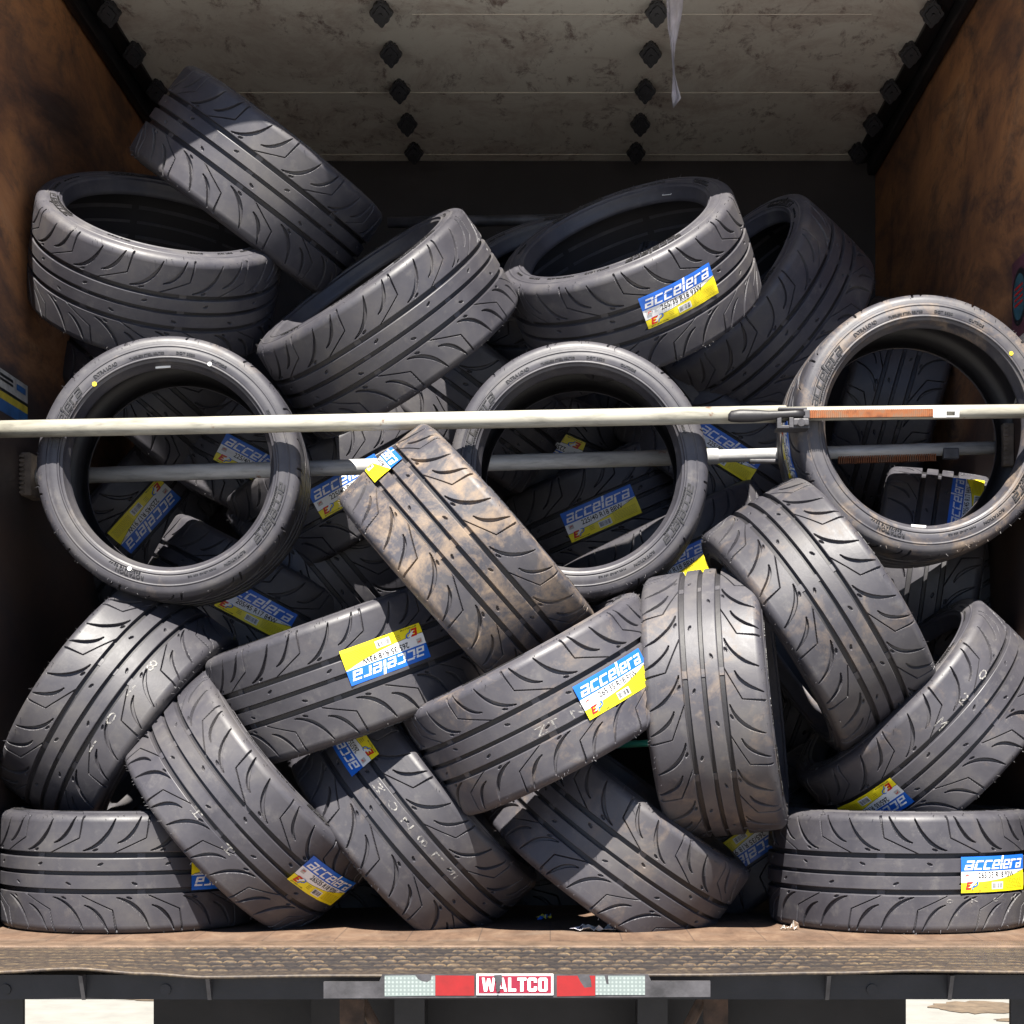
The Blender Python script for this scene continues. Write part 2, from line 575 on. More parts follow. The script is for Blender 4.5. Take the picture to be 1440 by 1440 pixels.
def plate_mesh():
    x0, x1, y0, y1 = XL - 0.03, XR + 0.03, 3.66, 4.052
    nx, ny = 1400, 120
    xs = np.linspace(x0, x1, nx + 1)
    ys = np.linspace(y0, y1, ny + 1)
    Xg, Yg = np.meshgrid(xs, ys)
    px, py = 0.030, 0.052
    row = np.floor(Yg / py)
    u = ((Xg + (row % 2) * px * 0.5) / px) % 1.0 - 0.5
    v = (Yg / py) % 1.0 - 0.5
    rng = np.random.RandomState(3)
    cell = (np.floor((Xg + (row % 2) * px * 0.5) / px).astype(int) * 131 + row.astype(int) * 17) % 997
    jit = rng.rand(997)[cell]
    d = (np.abs(u) / 0.45) ** 2.2 + (np.abs(v) / 0.20) ** 2.2
    bump = np.clip(1.25 - d, 0, 1) ** 0.6
    h = 0.0042 * bump * (0.45 + 0.75 * jit)
    # worn flat towards the two ends
    px_img = VX + Xg / 3.8 * F
    wear = np.clip((px_img - 60) / 260, 0.15, 1) * np.clip((1440 - px_img) / 330, 0.25, 1)
    h *= wear
    fade = np.clip((Yg - 3.69) / 0.03, 0, 1) * np.clip((4.05 - Yg) / 0.02, 0, 1)
    h *= fade
    t = np.clip((4.0 - Yg) / 0.34, 0, 1) ** 1.5
    lip = np.array([lip_dz(x) for x in xs])[None, :]
    zz = CAMH + YF - 0.006 + h + t * lip - 0.004 * t
    co = np.stack([Xg, Yg, zz], -1).reshape(-1, 3)
    edge = np.clip(1 - np.abs(v + 0.10) / 0.11, 0, 1) * np.clip((0.5 - np.abs(u)) / 0.08, 0, 1)
    worn = np.clip(edge * (0.15 + 0.95 * jit) * fade * 1.1 + (1 - fade) * 0.22 + (1 - wear) * 0.35, 0, 1).reshape(-1)
    top = co.shape[0]
    # skirt: front edge folded down
    fr = co[:nx + 1].copy()
    fr[:, 2] -= 0.006
    bk = co[:nx + 1].copy()
    bk[:, 1] += 0.03
    bk[:, 2] -= 0.006
    co = np.concatenate([co, fr, bk])
    worn = np.concatenate([worn, np.full(2 * (nx + 1), 0.4)])
    i = np.arange(nx * ny)
    r, c = i // nx, i % nx
    a = r * (nx + 1) + c
    q1 = np.stack([a, a + 1, a + nx + 2, a + nx + 1], -1)
    c = np.arange(nx)
    q2 = np.stack([top + c, top + c + 1, c + 1, c], -1)
    q3 = np.stack([top + nx + 1 + c, top + nx + 2 + c, top + c + 1, top + c], -1)
    return quads('tail_plate', co, np.concatenate([q1, q2, q3]), worn)


def quads(name, co, q, worn=None, smooth=True):
    me = bpy.data.meshes.new(name)
    n = len(q)
    me.vertices.add(len(co))
    me.vertices.foreach_set('co', co.astype(np.float32).ravel())
    me.loops.add(4 * n)
    me.loops.foreach_set('vertex_index', q.astype(np.int32).ravel())
    me.polygons.add(n)
    me.polygons.foreach_set('loop_start', (np.arange(n) * 4).astype(np.int32))
    me.polygons.foreach_set('use_smooth', np.full(n, smooth))
    if worn is not None:
        at = me.attributes.new('worn', 'FLOAT', 'POINT')
        at.data.foreach_set('value', worn.astype(np.float32))
    me.update(calc_edges=True)
    me.validate()
    return me


tp(mesh_obj('tail_plate', plate_mesh(), M['plate']))
tp(box('floor_sill', XL - 0.03, XR + 0.03, 4.054, 4.137, YF - 0.06, YF - 0.001, M['sill'], bevel=0.004))

# beam under the plate, with gussets; the folded lift plate with tapes and nameplate
ZB = 3.70
beam = tp(box('tail_beam', XL - 0.03, XR + 0.03, ZB, ZB + 0.10, -0.527, -0.478, M['black_steel']))
for px_ in (118, 295, 1163, 1335):
    X = (px_ - VX) / F * ZB
    bm = bmesh.new()
    vs = [bm.verts.new(W(X + dx, ZB + dy, dz)) for dx, dy, dz in ((-0.004, -0.002, -0.476), (-0.004, -0.03, -0.476), (-0.004, -0.002, -0.528), (0.004, -0.002, -0.476), (0.004, -0.03, -0.476), (0.004, -0.002, -0.528))]
    for f in ((0, 1, 2), (3, 5, 4), (0, 3, 4, 1), (1, 4, 5, 2), (0, 2, 5, 3)):
        bm.faces.new([vs[k] for k in f])
    sub(from_bm('gusset', bm, M['dull_steel']), beam)
for px_ in (8, 233, 1226):
    X = (px_ - VX) / F * ZB
    bm = bmesh.new()
    add_tube(bm, W(X, ZB - 0.0005, -0.507), W(X, ZB - 0.004, -0.507), 0.011, 12)
    sub(from_bm('bolt_head', bm, M['black_steel']), beam)
ZP = 3.628


def XP(px_, Z=ZP):
    return (px_ - VX) / F * Z


def YP(py_, Z=ZP):
    return (VY - py_) / F * Z


def poly_plate(name, pts, z0, z1, mat, parent):
    bm = bmesh.new()
    a = [bm.verts.new(W(XP(x), z0, YP(y))) for x, y in pts]
    b = [bm.verts.new(W(XP(x), z1, YP(y))) for x, y in pts]
    n = len(pts)
    bm.faces.new(a)
    bm.faces.new(b[::-1])
    for k in range(n):
        bm.faces.new((a[k], a[(k + 1) % n], b[(k + 1) % n], b[k]))
    o = from_bm(name, bm, mat)
    return tp(o) if parent is truck else sub(o, parent)


lift = poly_plate('lift_panel', [(455, 1381), (533, 1381), (537, 1371), (912, 1371), (916, 1380), (999, 1380), (999, 1402), (455, 1404)], ZP, ZP + 0.012, M['dull_steel'], truck)
zt = ZP - 0.0012
for name, pts, mt in (
    ('reflective_strip', [(541, 1372), (584, 1371.6), (588, 1377), (594, 1380), (601, 1381), (606, 1378), (607, 1372), (612, 1372), (612, 1400), (541, 1401)], M['tape_white']),
    ('reflective_strip', [(612.4, 1371.6), (667, 1372), (667, 1400), (612.4, 1400)], M['tape_red']),
    ('reflective_strip', [(783, 1372), (812, 1372), (816, 1380), (822, 1389), (832, 1388), (831, 1378), (829, 1372), (837, 1372), (837, 1400), (783, 1401)], M['tape_red']),
    ('reflective_strip', [(837.4, 1372), (850, 1372), (853, 1384), (856, 1384), (855, 1372), (907, 1372), (907, 1399), (837.4, 1399)], M['tape_white']),
):
    poly_plate(name, pts, zt, ZP - 0.0002, mt, lift)


# ------------------------------------------------------------------ text and print helpers
_txt = {}


def text_geo(body, size=1.0, bold=0.0, shear=0.0):
    key = (body, bold, shear)
    if key not in _txt:
        cu = bpy.data.curves.new('lettering', 'FONT')
        cu.body = body
        cu.size = 1.0
        cu.offset = bold
        cu.shear = shear
        cu.resolution_u = 2
        cu.fill_mode = 'FRONT'
        o = bpy.data.objects.new('lettering', cu)
        COL.objects.link(o)
        bpy.context.view_layer.update()
        me = bpy.data.meshes.new_from_object(o.evaluated_get(bpy.context.evaluated_depsgraph_get()))
        vs = [(v.co.x, v.co.y) for v in me.vertices]
        fs = [tuple(p.vertices) for p in me.polygons]
        bpy.data.objects.remove(o)
        bpy.data.curves.remove(cu)
        bpy.data.meshes.remove(me)
        mx = min(v[0] for v in vs)
        vs = [(v[0] - mx, v[1]) for v in vs]
        _txt[key] = (vs, fs)
    vs, fs = _txt[key]
    return [(x * size, y * size) for x, y in vs], fs


def fit_text(body, x0, y0, width, height, bold=0.0, shear=0.0):
    vs, fs = text_geo(body, 1.0, bold, shear)
    w = max(v[0] for v in vs)
    hs = [v[1] for v in vs]
    y_lo, y_hi = min(hs), max(hs)
    return [(x0 + v[0] / w * width, y0 + (v[1] - y_lo) / (y_hi - y_lo) * height) for v in vs], fs


def rects(rs):
    vs, fs = [], []
    for x0, y0, x1, y1 in rs:
        k = len(vs)
        vs += [(x0, y0), (x1, y0), (x1, y1), (x0, y1)]
        fs.append((k, k + 1, k + 2, k + 3))
    return vs, fs


GLYPH = {
    'a': (1.0, [(0.06, .82, .74, 1), (.74, 0, 1, 1), (0.1, 0, .74, .18), (0, .38, .74, .55), (0, .0, .1, .38), (.1, .18, .26, .38)]),
    'c': (1.0, [(0.1, .82, 1, 1), (0, .18, .27, .82), (0.0, 0, .94, .18)]),
    'e': (1.0, [(0.1, .82, 1, 1), (.74, .55, 1, .82), (.27, .38, 1, .55), (0, .18, .27, .82), (0, 0, .94, .18)]),
    'l': (0.3, [(0, 0, .28, 1.42)]),
    'r': (0.85, [(0, 0, .27, .82), (0, .82, .85, 1)]),
}


def logo(x0, y0, width, h, shear=0.32):
    """the techno wordmark: block letters, each with a thin slit near the top"""
    out = []
    adv = sum(GLYPH[c][0] + 0.16 for c in 'accelera') - 0.16
    sx = (width - shear * h) / adv
    cx = 0.0
    for c in 'accelera':
        w, rs = GLYPH[c]
        for a, b, d, e in rs:
            parts = [(b, e)]
            if b < 0.64 < e and (e - b) > 0.3:
                parts = [(b, 0.64), (0.72, e)]
            for lo, hi in parts:
                out.append((cx + a, lo, cx + d, hi))
        cx += w + 0.16
    vs, fs = rects(out)
    return [(x0 + x * sx + y * h * shear, y0 + y * h) for x, y in vs], fs


RT, WT = 0.321, 0.1415            # tread radius, half section width
QF, RS_ = 0.117, 0.022            # flat half width, shoulder radius
CROWN = 0.0038


def crown(w):
    return RT - CROWN * min(1.3, (abs(w) / QF)) ** 2.4


def bend(shapes, mats, name, L, H, lift_ends=0.003, base=0.0016, step=0.006):
    """flat print (x along the circumference, y along the axis) wrapped on the tread"""
    bm_all = bmesh.new()
    for vs, fs, mi, layer in shapes:
        bm = bmesh.new()
        bv = [bm.verts.new((x, y, 0)) for x, y in vs]
        for f in fs:
            try:
                bm.faces.new([bv[k] for k in f])
            except ValueError:
                pass
        xs = [v[0] for v in vs]
        k = math.ceil(min(xs) / step)
        while k * step < max(xs):
            g = bm.verts[:] + bm.edges[:] + bm.faces[:]
            bmesh.ops.bisect_plane(bm, geom=g, plane_co=(k * step, 0, 0), plane_no=(1, 0, 0), dist=1e-6)
            k += 1
        if True:
            for yy in np.arange(-0.2, 0.2, 0.004):
                g = bm.verts[:] + bm.edges[:] + bm.faces[:]
                bmesh.ops.bisect_plane(bm, geom=g, plane_co=(0, yy, 0), plane_no=(0, 1, 0), dist=1e-6)
        for v in bm.verts:
            x, y = v.co.x - L / 2, v.co.y - H / 2
            r = crown(y) + base + layer * 0.0008 + lift_ends * (abs(x) / (L / 2 + 1e-6)) ** 6 - (0.0006 * sum(math.exp(-((y - q_) / 0.0045) ** 2) for q_ in (-0.041, 0.001, 0.043)) if lift_ends else 0) + (0.0005 * math.sin(x * 95 + y * 60) if lift_ends else 0)
            a = x / RT
            v.co = (r * math.cos(a), r * math.sin(a), y)
        mp = {v: bm_all.verts.new(v.co) for v in bm.verts}
        for f in bm.faces:
            nf = bm_all.faces.new([mp[v] for v in f.verts])
            nf.material_index = mi
        bm.free()
    me = bpy.data.meshes.new(name)
    bm_all.to_mesh(me)
    bm_all.free()
    for m in mats:
        me.materials.append(m)
    return me


LAB_L, LAB_H = 0.205, 0.083
LABMATS = [M[k] for k in ('blue', 'white', 'yellow', 'ink', 'red', 'grey', 'fine_print')]


def label_mesh(size_text):
    L, H = LAB_L, LAB_H
    n = 24
    xs = [L * k / n for k in range(n + 1)]
    yc = [0.0235 + 0.0245 * (x / L) ** 2.4 for x in xs]
    yb = 0.0485
    sh = []
    sh.append(([(0, yb), (L, yb), (L, H), (0, H)], [(0, 1, 2, 3)], 0, 0))
    vs = [(x, y) for x, y in zip(xs, yc)] + [(x, yb) for x in xs]
    sh.append((vs, [(k, k + 1, n + 2 + k, n + 1 + k) for k in range(n) if yb - yc[k + 1] > 1e-4 or True], 1, 0))
    vs = [(x, 0) for x in xs] + [(x, y - 0.0011) for x, y in zip(xs, yc)]
    sh.append((vs, [(k, k + 1, n + 2 + k, n + 1 + k) for k in range(n)], 2, 0))
    vs = [(x, y - 0.0011) for x, y in zip(xs, yc)] + [(x, y) for x, y in zip(xs, yc)]
    sh.append((vs, [(k, k + 1, n + 2 + k, n + 1 + k) for k in range(n)], 3, 0))
    sh.append((*logo(0.008, 0.0525, 0.190, 0.0215), 1, 1))
    sh.append((*fit_text(size_text, 0.046, 0.0328, 0.118, 0.0138, 0.014), 3, 1))
    # small mark in the white band
    sh.append((*rects([(0.008, 0.0335, 0.022, 0.0445)]), 5, 1))
    sh.append(([(0.010, 0.036), (0.013, 0.0415), (0.019, 0.0425), (0.021, 0.039), (0.018, 0.0405), (0.014, 0.0395)], [(0, 1, 2, 5), (2, 3, 4, 5)], 4, 2))
    sh.append((*fit_text('RADIAL', 0.176, 0.0432, 0.020, 0.0028), 3, 1))
    # emblem: red E with a white sweep into a blue P
    ex, ey = 0.011, 0.0075
    sk = lambda v: [(ex + x + (y - 0.0) * 0.28, ey + y) for x, y in v]
    v, f = rects([(0, 0, .005, .0175), (.005, 0, .015, .0042), (.005, .0066, .013, .0108), (.005, .0133, .016, .0175)])
    sh.append((sk(v), f, 4, 1))
    v = [(.0075, .0043), (.0125, .0043), (.019, .0085), (.026, .0165), (.019, .0185), (.014, .0128), (.0095, .0109), (.013, .0085)]
    sh.append((sk(v), [(0, 1, 2, 7), (2, 3, 4, 5), (2, 5, 6, 7)], 1, 2))
    pts_o = [(.020, .0185), (.027, .0182), (.0315, .0145), (.031, .0095), (.026, .0062), (.0215, .0055), (.0195, .0)]
    pts_i = [(.021, .0160), (.0258, .0155), (.0283, .0135), (.0278, .0108), (.0245, .0087), (.0190, .0080), (.0165, .0)]
    v = pts_o + pts_i
    sh.append((sk(v), [(k, k + 1, 8 + k, 7 + k) for k in range(6)], 0, 2))
    sh.append((*fit_text('EPTYRES.COM', 0.010, 0.0022, 0.044, 0.0032, 0.01), 3, 1))
    # bar code
    sh.append((*rects([(0.086, 0.0060, 0.122, 0.0225)]), 1, 1))
    rr, bars, x = random.Random(5), [], 0.0885
    while x < 0.1185:
        w = rr.choice((0.0006, 0.0009, 0.0014))
        bars.append((x, 0.0085, x + w, 0.0205))
        x += w + rr.choice((0.0007, 0.0011, 0.0016))
    sh.append((*rects(bars), 3, 2))
    # fine print: rows of short dashes
    d = []
    for row in range(9):
        y = 0.008 + row * 0.0034
        x = 0.130
        top = 0.0235 + 0.0245 * (0.15 / L) ** 2.4
        while x < 0.196 and y < top - 0.006:
            w = rr.uniform(0.003, 0.009)
            d.append((x, y, min(x + w, 0.197), y + 0.0011))
            x += w + 0.0014
    for row in range(3):
        d.append((0.060, 0.011 + row * 0.004, 0.073, 0.0125 + row * 0.004))
    sh.append((*rects(d), 6, 1))
    me = bend(sh, LABMATS, 'paper_label', L, H)
    return me


LABELS = {k: label_mesh(k) for k in ('265/35 R18 93W', '225/40 R18 88W', '225/45 R17 91W', '205/45 R17 84W')}


def stamp_mesh(text, length, height, letter_turn=False):
    sh = []
    if letter_turn:                                   # letters standing across the tread, spaced along it
        x = 0
        st = length / max(1, len(text) - 1)
        for k, ch in enumerate(text):
            if ch == ' ':
                continue
            g_ = text_geo(ch, 1.0)[0]
            asp = max(q[0] for q in g_) / (max(q[1] for q in g_) - min(q[1] for q in g_))
            v, f = fit_text(ch, height * (0.31 - 0.31 * min(1, asp / 0.7)), 0, height * 0.62 * min(1, asp / 0.7), height, 0.0)
            v = [(k * st + (y - height / 2), -(xx - height * 0.31)) for xx, y in v]
            sh.append((v, f, 0, 0.001))
        return bend(sh, [M['chalk']], 'stamped_code', length, 0.0, 0, 0.0007)
    v, f = fit_text(text, 0, 0, length, height)
    sh.append((v, f, 0, 0.001))
    return bend(sh, [M['chalk']], 'stamped_code', length, height, 0, 0.0007)


# nameplate on the lift panel
def flat_print(name, shapes, mats, ox, oy, z, parent):
    bm = bmesh.new()
    for vs, fs, mi, layer in shapes:
        bv = [bm.verts.new(W(ox + x, z - layer * 0.0012, oy + y)) for x, y in vs]
        for f in fs:
            nf = bm.faces.new([bv[k] for k in f])
            nf.material_index = mi
    me = bpy.data.meshes.new(name)
    bm.to_mesh(me)
    bm.free()
    for m in mats:
        me.materials.append(m)
    o = bpy.data.objects.new(name, me)
    COL.objects.link(o)
    return sub(o, parent)


def waltco(x0, y0, w, h):
    cells = {
        'W': ([(0, 1), (.2, 1), (.29, .32), (.40, .95), (.60, .95), (.71, .32), (.8, 1), (1, 1), (.84, 0), (.62, 0), (.5, .58), (.38, 0), (.16, 0)], 1.35),
        'A': ([(0, 0), (.26, 0), (.31, .2), (.69, .2), (.74, 0), (1, 0), (.68, 1), (.32, 1)], 1.05),
        'L': ([(0, 0), (1, 0), (1, .2), (.36, .2), (.36, 1), (0, 1)], 0.8),
        'T': ([(.32, 0), (.68, 0), (.68, .8), (1, .8), (1, 1), (0, 1), (0, .8), (.32, .8)], 0.9),
        'C': ([(.15, 0), (.85, 0), (1, .12), (1, .36), (.68, .36), (.68, .2), (.33, .2), (.33, .8), (.68, .8), (.68, .64), (1, .64), (1, .88), (.85, 1), (.15, 1), (0, .88), (0, .12)], 0.95),
        'O': ([(.15, 0), (.85, 0), (1, .12), (1, .88), (.85, 1), (.15, 1), (0, .88), (0, .12)], 0.95)}
    gap = 0.13
    tot = sum(cells[c][1] for c in 'WALTCO') + gap * 5
    k = w / tot
    out, x = [], 0.0
    for c in 'WALTCO':
        pts, cw = cells[c]
        f = lambda q: [(x0 + (x + a * cw) * k, y0 + b * h) for a, b in q]
        out.append((f(pts), [tuple(range(len(pts)))], 1, 2))
        if c == 'A':
            out.append((f([(.40, .36), (.60, .36), (.53, .78), (.47, .78)]), [(0, 1, 2, 3)], 0, 3))
        if c == 'O':
            out.append((f([(.33, .2), (.67, .2), (.67, .8), (.33, .8)]), [(0, 1, 2, 3)], 0, 3))
        x += cw + gap
    return out


nw, nh = XP(778) - XP(670), YP(1369) - YP(1399)
tear = [(0.034, nh - 0.002), (0.050, nh - 0.001), (0.051, nh - 0.012), (0.047, nh - 0.020), (0.046, 0.009), (0.041, 0.006), (0.038, 0.016), (0.039, 0.026)]
flat_print('nameplate', [
    (*rects([(0, 0, nw, nh)]), 1, 0),
    (*rects([(0.004, 0.004, nw - 0.004, nh - 0.004)]), 0, 1),
    *waltco(0.011, 0.0075, nw - 0.022, nh - 0.015),
    (tear, [tuple(range(8))], 2, 4)],
    [M['sign_pink'], M['white'], M['dull_steel']], XP(670), YP(1399), ZP - 0.0035, lift)

# below the beam: mud flaps, outer legs, axle with its differential, hangers
tp(box('mud_flap', XP(216, 4.5), XP(470, 4.5), 4.5, 4.512, -1.25, -0.53, M['flap']))
tp(box('mud_flap', XP(955, 4.5), XP(1274, 4.5), 4.5, 4.512, -1.25, -0.53, M['flap']))
for a, b in ((-60, 33), (1421, 1520)):
    tp(box('bumper_leg', XP(a, 3.9), XP(b, 3.9), 3.9, 3.915, -0.95, -0.53, M['black_steel'], bevel=0.003))
bm = bmesh.new()
zc = 5.2
cx_ = XP(735, zc)
add_tube(bm, W(-0.85, zc, -0.86), W(0.72, zc, -0.86), 0.062, 24)
res = bmesh.ops.create_uvsphere(bm, u_segments=32, v_segments=16, radius=0.20)
bmesh.ops.transform(bm, matrix=Matrix.Translation(W(cx_, zc, -0.86)) @ Matrix.Diagonal((1.25, 0.75, 0.95, 1)), verts=res['verts'])
for k in range(14):
    a = 2 * math.pi * k / 14
    p = W(cx_ + 0.17 * math.cos(a), zc - 0.125, -0.86 + 0.14 * math.sin(a))
    add_tube(bm, p, p + Vector((0, -0.02, 0)), 0.009, 6)
tp(from_bm('rear_axle', bm, M['black_steel'], None, False))
for xx in (XP(600, 4.9), XP(900, 4.9)):
    tp(box('chassis_rail', xx - 0.035, xx + 0.035, 4.3, 6.7, -0.76, -0.55, M['black_steel']))
tp(box('cross_member', XP(440, 4.45), XP(1020, 4.45), 4.42, 4.47, -0.73, -0.56, M['flap']))
for px_, s in ((492, 1), (1003, -1)):
    bm = bmesh.new()
    X = XP(px_, 3.86)
    for a in ((-0.055, 0.05, -0.5275, -0.535), (-0.02, 0.03, -0.5351, -0.60), ):
        xa, xb = sorted((X + a[0], X + a[1]))
        add_box(bm, xa, xb, 3.85, 3.87, CAMH + a[3], CAMH + a[2])
    add_tube(bm, W(X + s * 0.02, 3.88, -0.55), W(X + s * 0.12, 3.9, -0.75), 0.012, 10)
    tp(from_bm('bracket', bm, M['bracket']))
# dual wheels, seen only as a dark edge under the box
for xx in (XP(150, 5.2), XP(1340, 5.2)):
    pass

# ------------------------------------------------------------------ tyre meshes
NPER, NSEG = 13, 150
PER = 2 * math.pi * RT / NPER


def smooth01(x):
    x = np.clip(x, 0, 1)
    return x * x * (3 - 2 * x)


def seg_dist(S_, Q_, pts):
    """distance to a polyline, and the parameter 0..1 along it"""
    best = np.full(S_.shape, 1e9)
    par = np.zeros(S_.shape)
    n = len(pts) - 1
    for i in range(n):
        (a, b), (c, d) = pts[i], pts[i + 1]
        vx, vy = c - a, d - b
        L2 = vx * vx + vy * vy
        t = np.clip(((S_ - a) * vx + (Q_ - b) * vy) / L2, 0, 1)
        dd = np.hypot(S_ - a - t * vx, Q_ - b - t * vy)
        m = dd < best
        best = np.where(m, dd, best)
        par = np.where(m, (i + t) / n, par)
    return best, par


def curve_pts(p, n=10):
    p = [Vector(q) for q in p]
    out = []
    for k in range(n + 1):
        t = k / n
        a, b, c, d = p
        out.append(tuple(((1 - t) ** 3) * a + 3 * t * (1 - t) ** 2 * b + 3 * t * t * (1 - t) * c + t ** 3 * d))
    return out


def tread_depth(S_, Q_):
    """groove depth at arc position S_ (one pitch) and across position Q_"""
    D = np.zeros(S_.shape)

    def cut(dist, half, depth, edge=0.0008):
        return depth * (1 - smooth01((dist - half + edge) / (2 * edge)))

    for q0, hw in ((-0.041, 0.0060), (0.001, 0.0046), (0.043, 0.0060)):
        D = np.maximum(D, cut(np.abs(Q_ - q0), hw, 0.0115))
    arc1 = curve_pts([(0.0, .054), (.036, .062), (.060, .088), (.074, .127)])
    arc2 = curve_pts([(.080, .072), (.106, .079), (.122, .103), (.134, .134)])
    for side, ph in ((1, 0.0), (-1, 0.5 * PER)):
        q = Q_ * side
        for sh in (-2, -1, 0, 1, 2):
            s = S_ - ph - sh * PER
            if True:
                for a, wd in ((arc1, 0.0042), (arc2, 0.0038)):
                    d, t = seg_dist(s, q, a)
                    hw = wd * np.clip(np.sin(np.pi * np.clip(t * 0.86 + 0.07, 0, 1)), 0.12, 1)
                    D = np.maximum(D, cut(d, hw, 0.0085))
                d, t = seg_dist(s, q, [(-.090, .046), (-.010, .083)])
                D = np.maximum(D, cut(d, 0.0009, 0.0062, 0.0005))
                d, t = seg_dist(s, q, [(-.010, .083), (-.001, .136)])
                D = np.maximum(D, cut(d, 0.0008 + 0.0016 * t, 0.0065))
                for cs, cq in ((0.040, .0225), (0.028, .0555)):
                    dx, dy = s - cs, q - cq
                    u, v = dx * 0.94 + dy * 0.34, -dx * 0.34 + dy * 0.94
                    D = np.maximum(D, cut(np.hypot(u * 0.42, v) , 0.0026, 0.0065))
    return D


def section_points():
    """half cross-section of the tread from the centre to the shoulder base: arclength, w, r"""
    pts = []
    for k in range(201):
        w = QF * k / 200
        pts.append((w, RT - CROWN * (w / QF) ** 2.4))
    for k in range(1, 61):
        a = R_(86 - (86 - 12) * k / 60)
        pts.append((QF + RS_ * math.cos(a), RT - CROWN - RS_ * (1 - math.sin(a)) ))
    w, r = pts[-1]
    pts.append((w + 0.0012, r - 0.006))
    return pts


def build_tread():
    half = np.array(section_points())
    seg = np.hypot(np.diff(half[:, 0]), np.diff(half[:, 1]))
    arc = np.concatenate([[0], np.cumsum(seg)])
    NW = 210
    q = np.linspace(-arc[-1], arc[-1], NW + 1)
    w = np.sign(q) * np.interp(np.abs(q), arc, half[:, 0])
    r = np.interp(np.abs(q), arc, half[:, 1])
    tw, tr = np.gradient(w), np.gradient(r)
    L = np.hypot(tw, tr)
    nw, nr = -tr / L, tw / L
    s = np.arange(NSEG) / NSEG * PER
    S_, Q_ = np.meshgrid(s, q, indexing='ij')
    D1 = tread_depth(S_, Q_)
    D = np.tile(D1, (NPER, 1))
    # wear bars: short raised steps inside the long grooves
    n = NPER * NSEG
    idx = np.arange(n)
    for k in range(8):
        c = int((k + 0.3) * n / 8)
        m = np.abs(idx - c) < 10
        D[m] = np.where((np.abs(np.abs(Q_[0]) - 0.042) < 0.0085) | (np.abs(Q_[0]) < 0.007), np.minimum(D[m], 0.0082), D[m])
    lim = np.clip((arc[-1] - np.abs(q)) / 0.004, 0, 1)
    D = D * lim[None, :]
    wobble = 0.00035 * np.sin(idx / n * 2 * math.pi * 5)[:, None]
    ang = idx / n * 2 * math.pi
    rr = r[None, :] - D * nr[None, :] + wobble * lim[None, :]
    ww = w[None, :] - D * nw[None, :]
    co = np.stack([rr * np.cos(ang)[:, None], rr * np.sin(ang)[:, None], ww], -1).reshape(-1, 3)
    m = NW + 1
    i, j = np.meshgrid(np.arange(n), np.arange(NW), indexing='ij')
    a = i * m + j
    b = ((i + 1) % n) * m + j
    quad = np.stack([a, b, b + 1, a + 1], -1).reshape(-1, 4)
    # moulding whiskers along both shoulders
    rng = np.random.RandomState(11)
    vs, fs = [], []
    base = len(co)
    for k in range(150):
        an = rng.rand() * 2 * math.pi
        sd = 1 if rng.rand() < 0.5 else -1
        t = rng.uniform(0.15, 0.95)
        al = R_(86 - 74 * t)
        w0, r0 = sd * (QF + RS_ * math.cos(al)), RT - CROWN - RS_ * (1 - math.sin(al))
        ln = rng.uniform(0.003, 0.008)
        dw, dr, da = sd * math.cos(al) + rng.uniform(-.4, .4), math.sin(al) + rng.uniform(-.3, .3), rng.uniform(-.5, .5)
        b0 = len(vs) + base
        th = 0.00055
        for (ox, oy) in ((-th, -th), (th, -th), (th, th), (-th, th)):
            rr_, aa = r0 - 0.001 + oy, an + ox / r0
            vs.append((rr_ * math.cos(aa), rr_ * math.sin(aa), w0 + oy))
        rr_, aa, w1 = r0 + dr * ln, an + da * ln / r0, w0 + dw * ln
        for (ox, oy) in ((-th, -th), (th, -th), (th, th), (-th, th)):
            r2, a2 = rr_ + oy * 0.4, aa + ox * 0.4 / r0
            vs.append((r2 * math.cos(a2), r2 * math.sin(a2), w1 + oy * 0.4))
        for e in range(4):
            fs.append((b0 + e, b0 + (e + 1) % 4, b0 + 4 + (e + 1) % 4, b0 + 4 + e))
        fs.append((b0 + 4, b0 + 5, b0 + 6, b0 + 7))
    co = np.concatenate([co, np.array(vs)])
    quad = np.concatenate([quad, np.array(fs)])
    me = quads('tread', co, quad, None, False)
    me.materials.append(M['rubber'])
    return me, (w[-1], r[-1])


def catmull(pts, k=5):
    P_ = [pts[0]] + list(pts) + [pts[-1]]
    out = []
    for i in range(1, len(P_) - 2):
        p0, p1, p2, p3 = (np.array(P_[i + d]) for d in (-1, 0, 1, 2))
        for s in range(k):
            t = s / k
            out.append(0.5 * ((2 * p1) + (-p0 + p2) * t + (2 * p0 - 5 * p1 + 4 * p2 - p3) * t * t + (-p0 + 3 * p1 - 3 * p2 + p3) * t ** 3))
    out.append(np.array(pts[-1]))
    return np.array(out)


def lathe(pts, n=224):
    pts = np.asarray(pts)
    m = len(pts)
    ang = np.arange(n) / n * 2 * math.pi
    co = np.stack([pts[None, :, 1] * np.cos(ang)[:, None], pts[None, :, 1] * np.sin(ang)[:, None], np.repeat(pts[None, :, 0], n, 0)], -1).reshape(-1, 3)
    i, j = np.meshgrid(np.arange(n), np.arange(m - 1), indexing='ij')
    a = i * m + j
    b = ((i + 1) % n) * m + j
    return co, np.stack([a, b, b + 1, a + 1], -1).reshape(-1, 4)


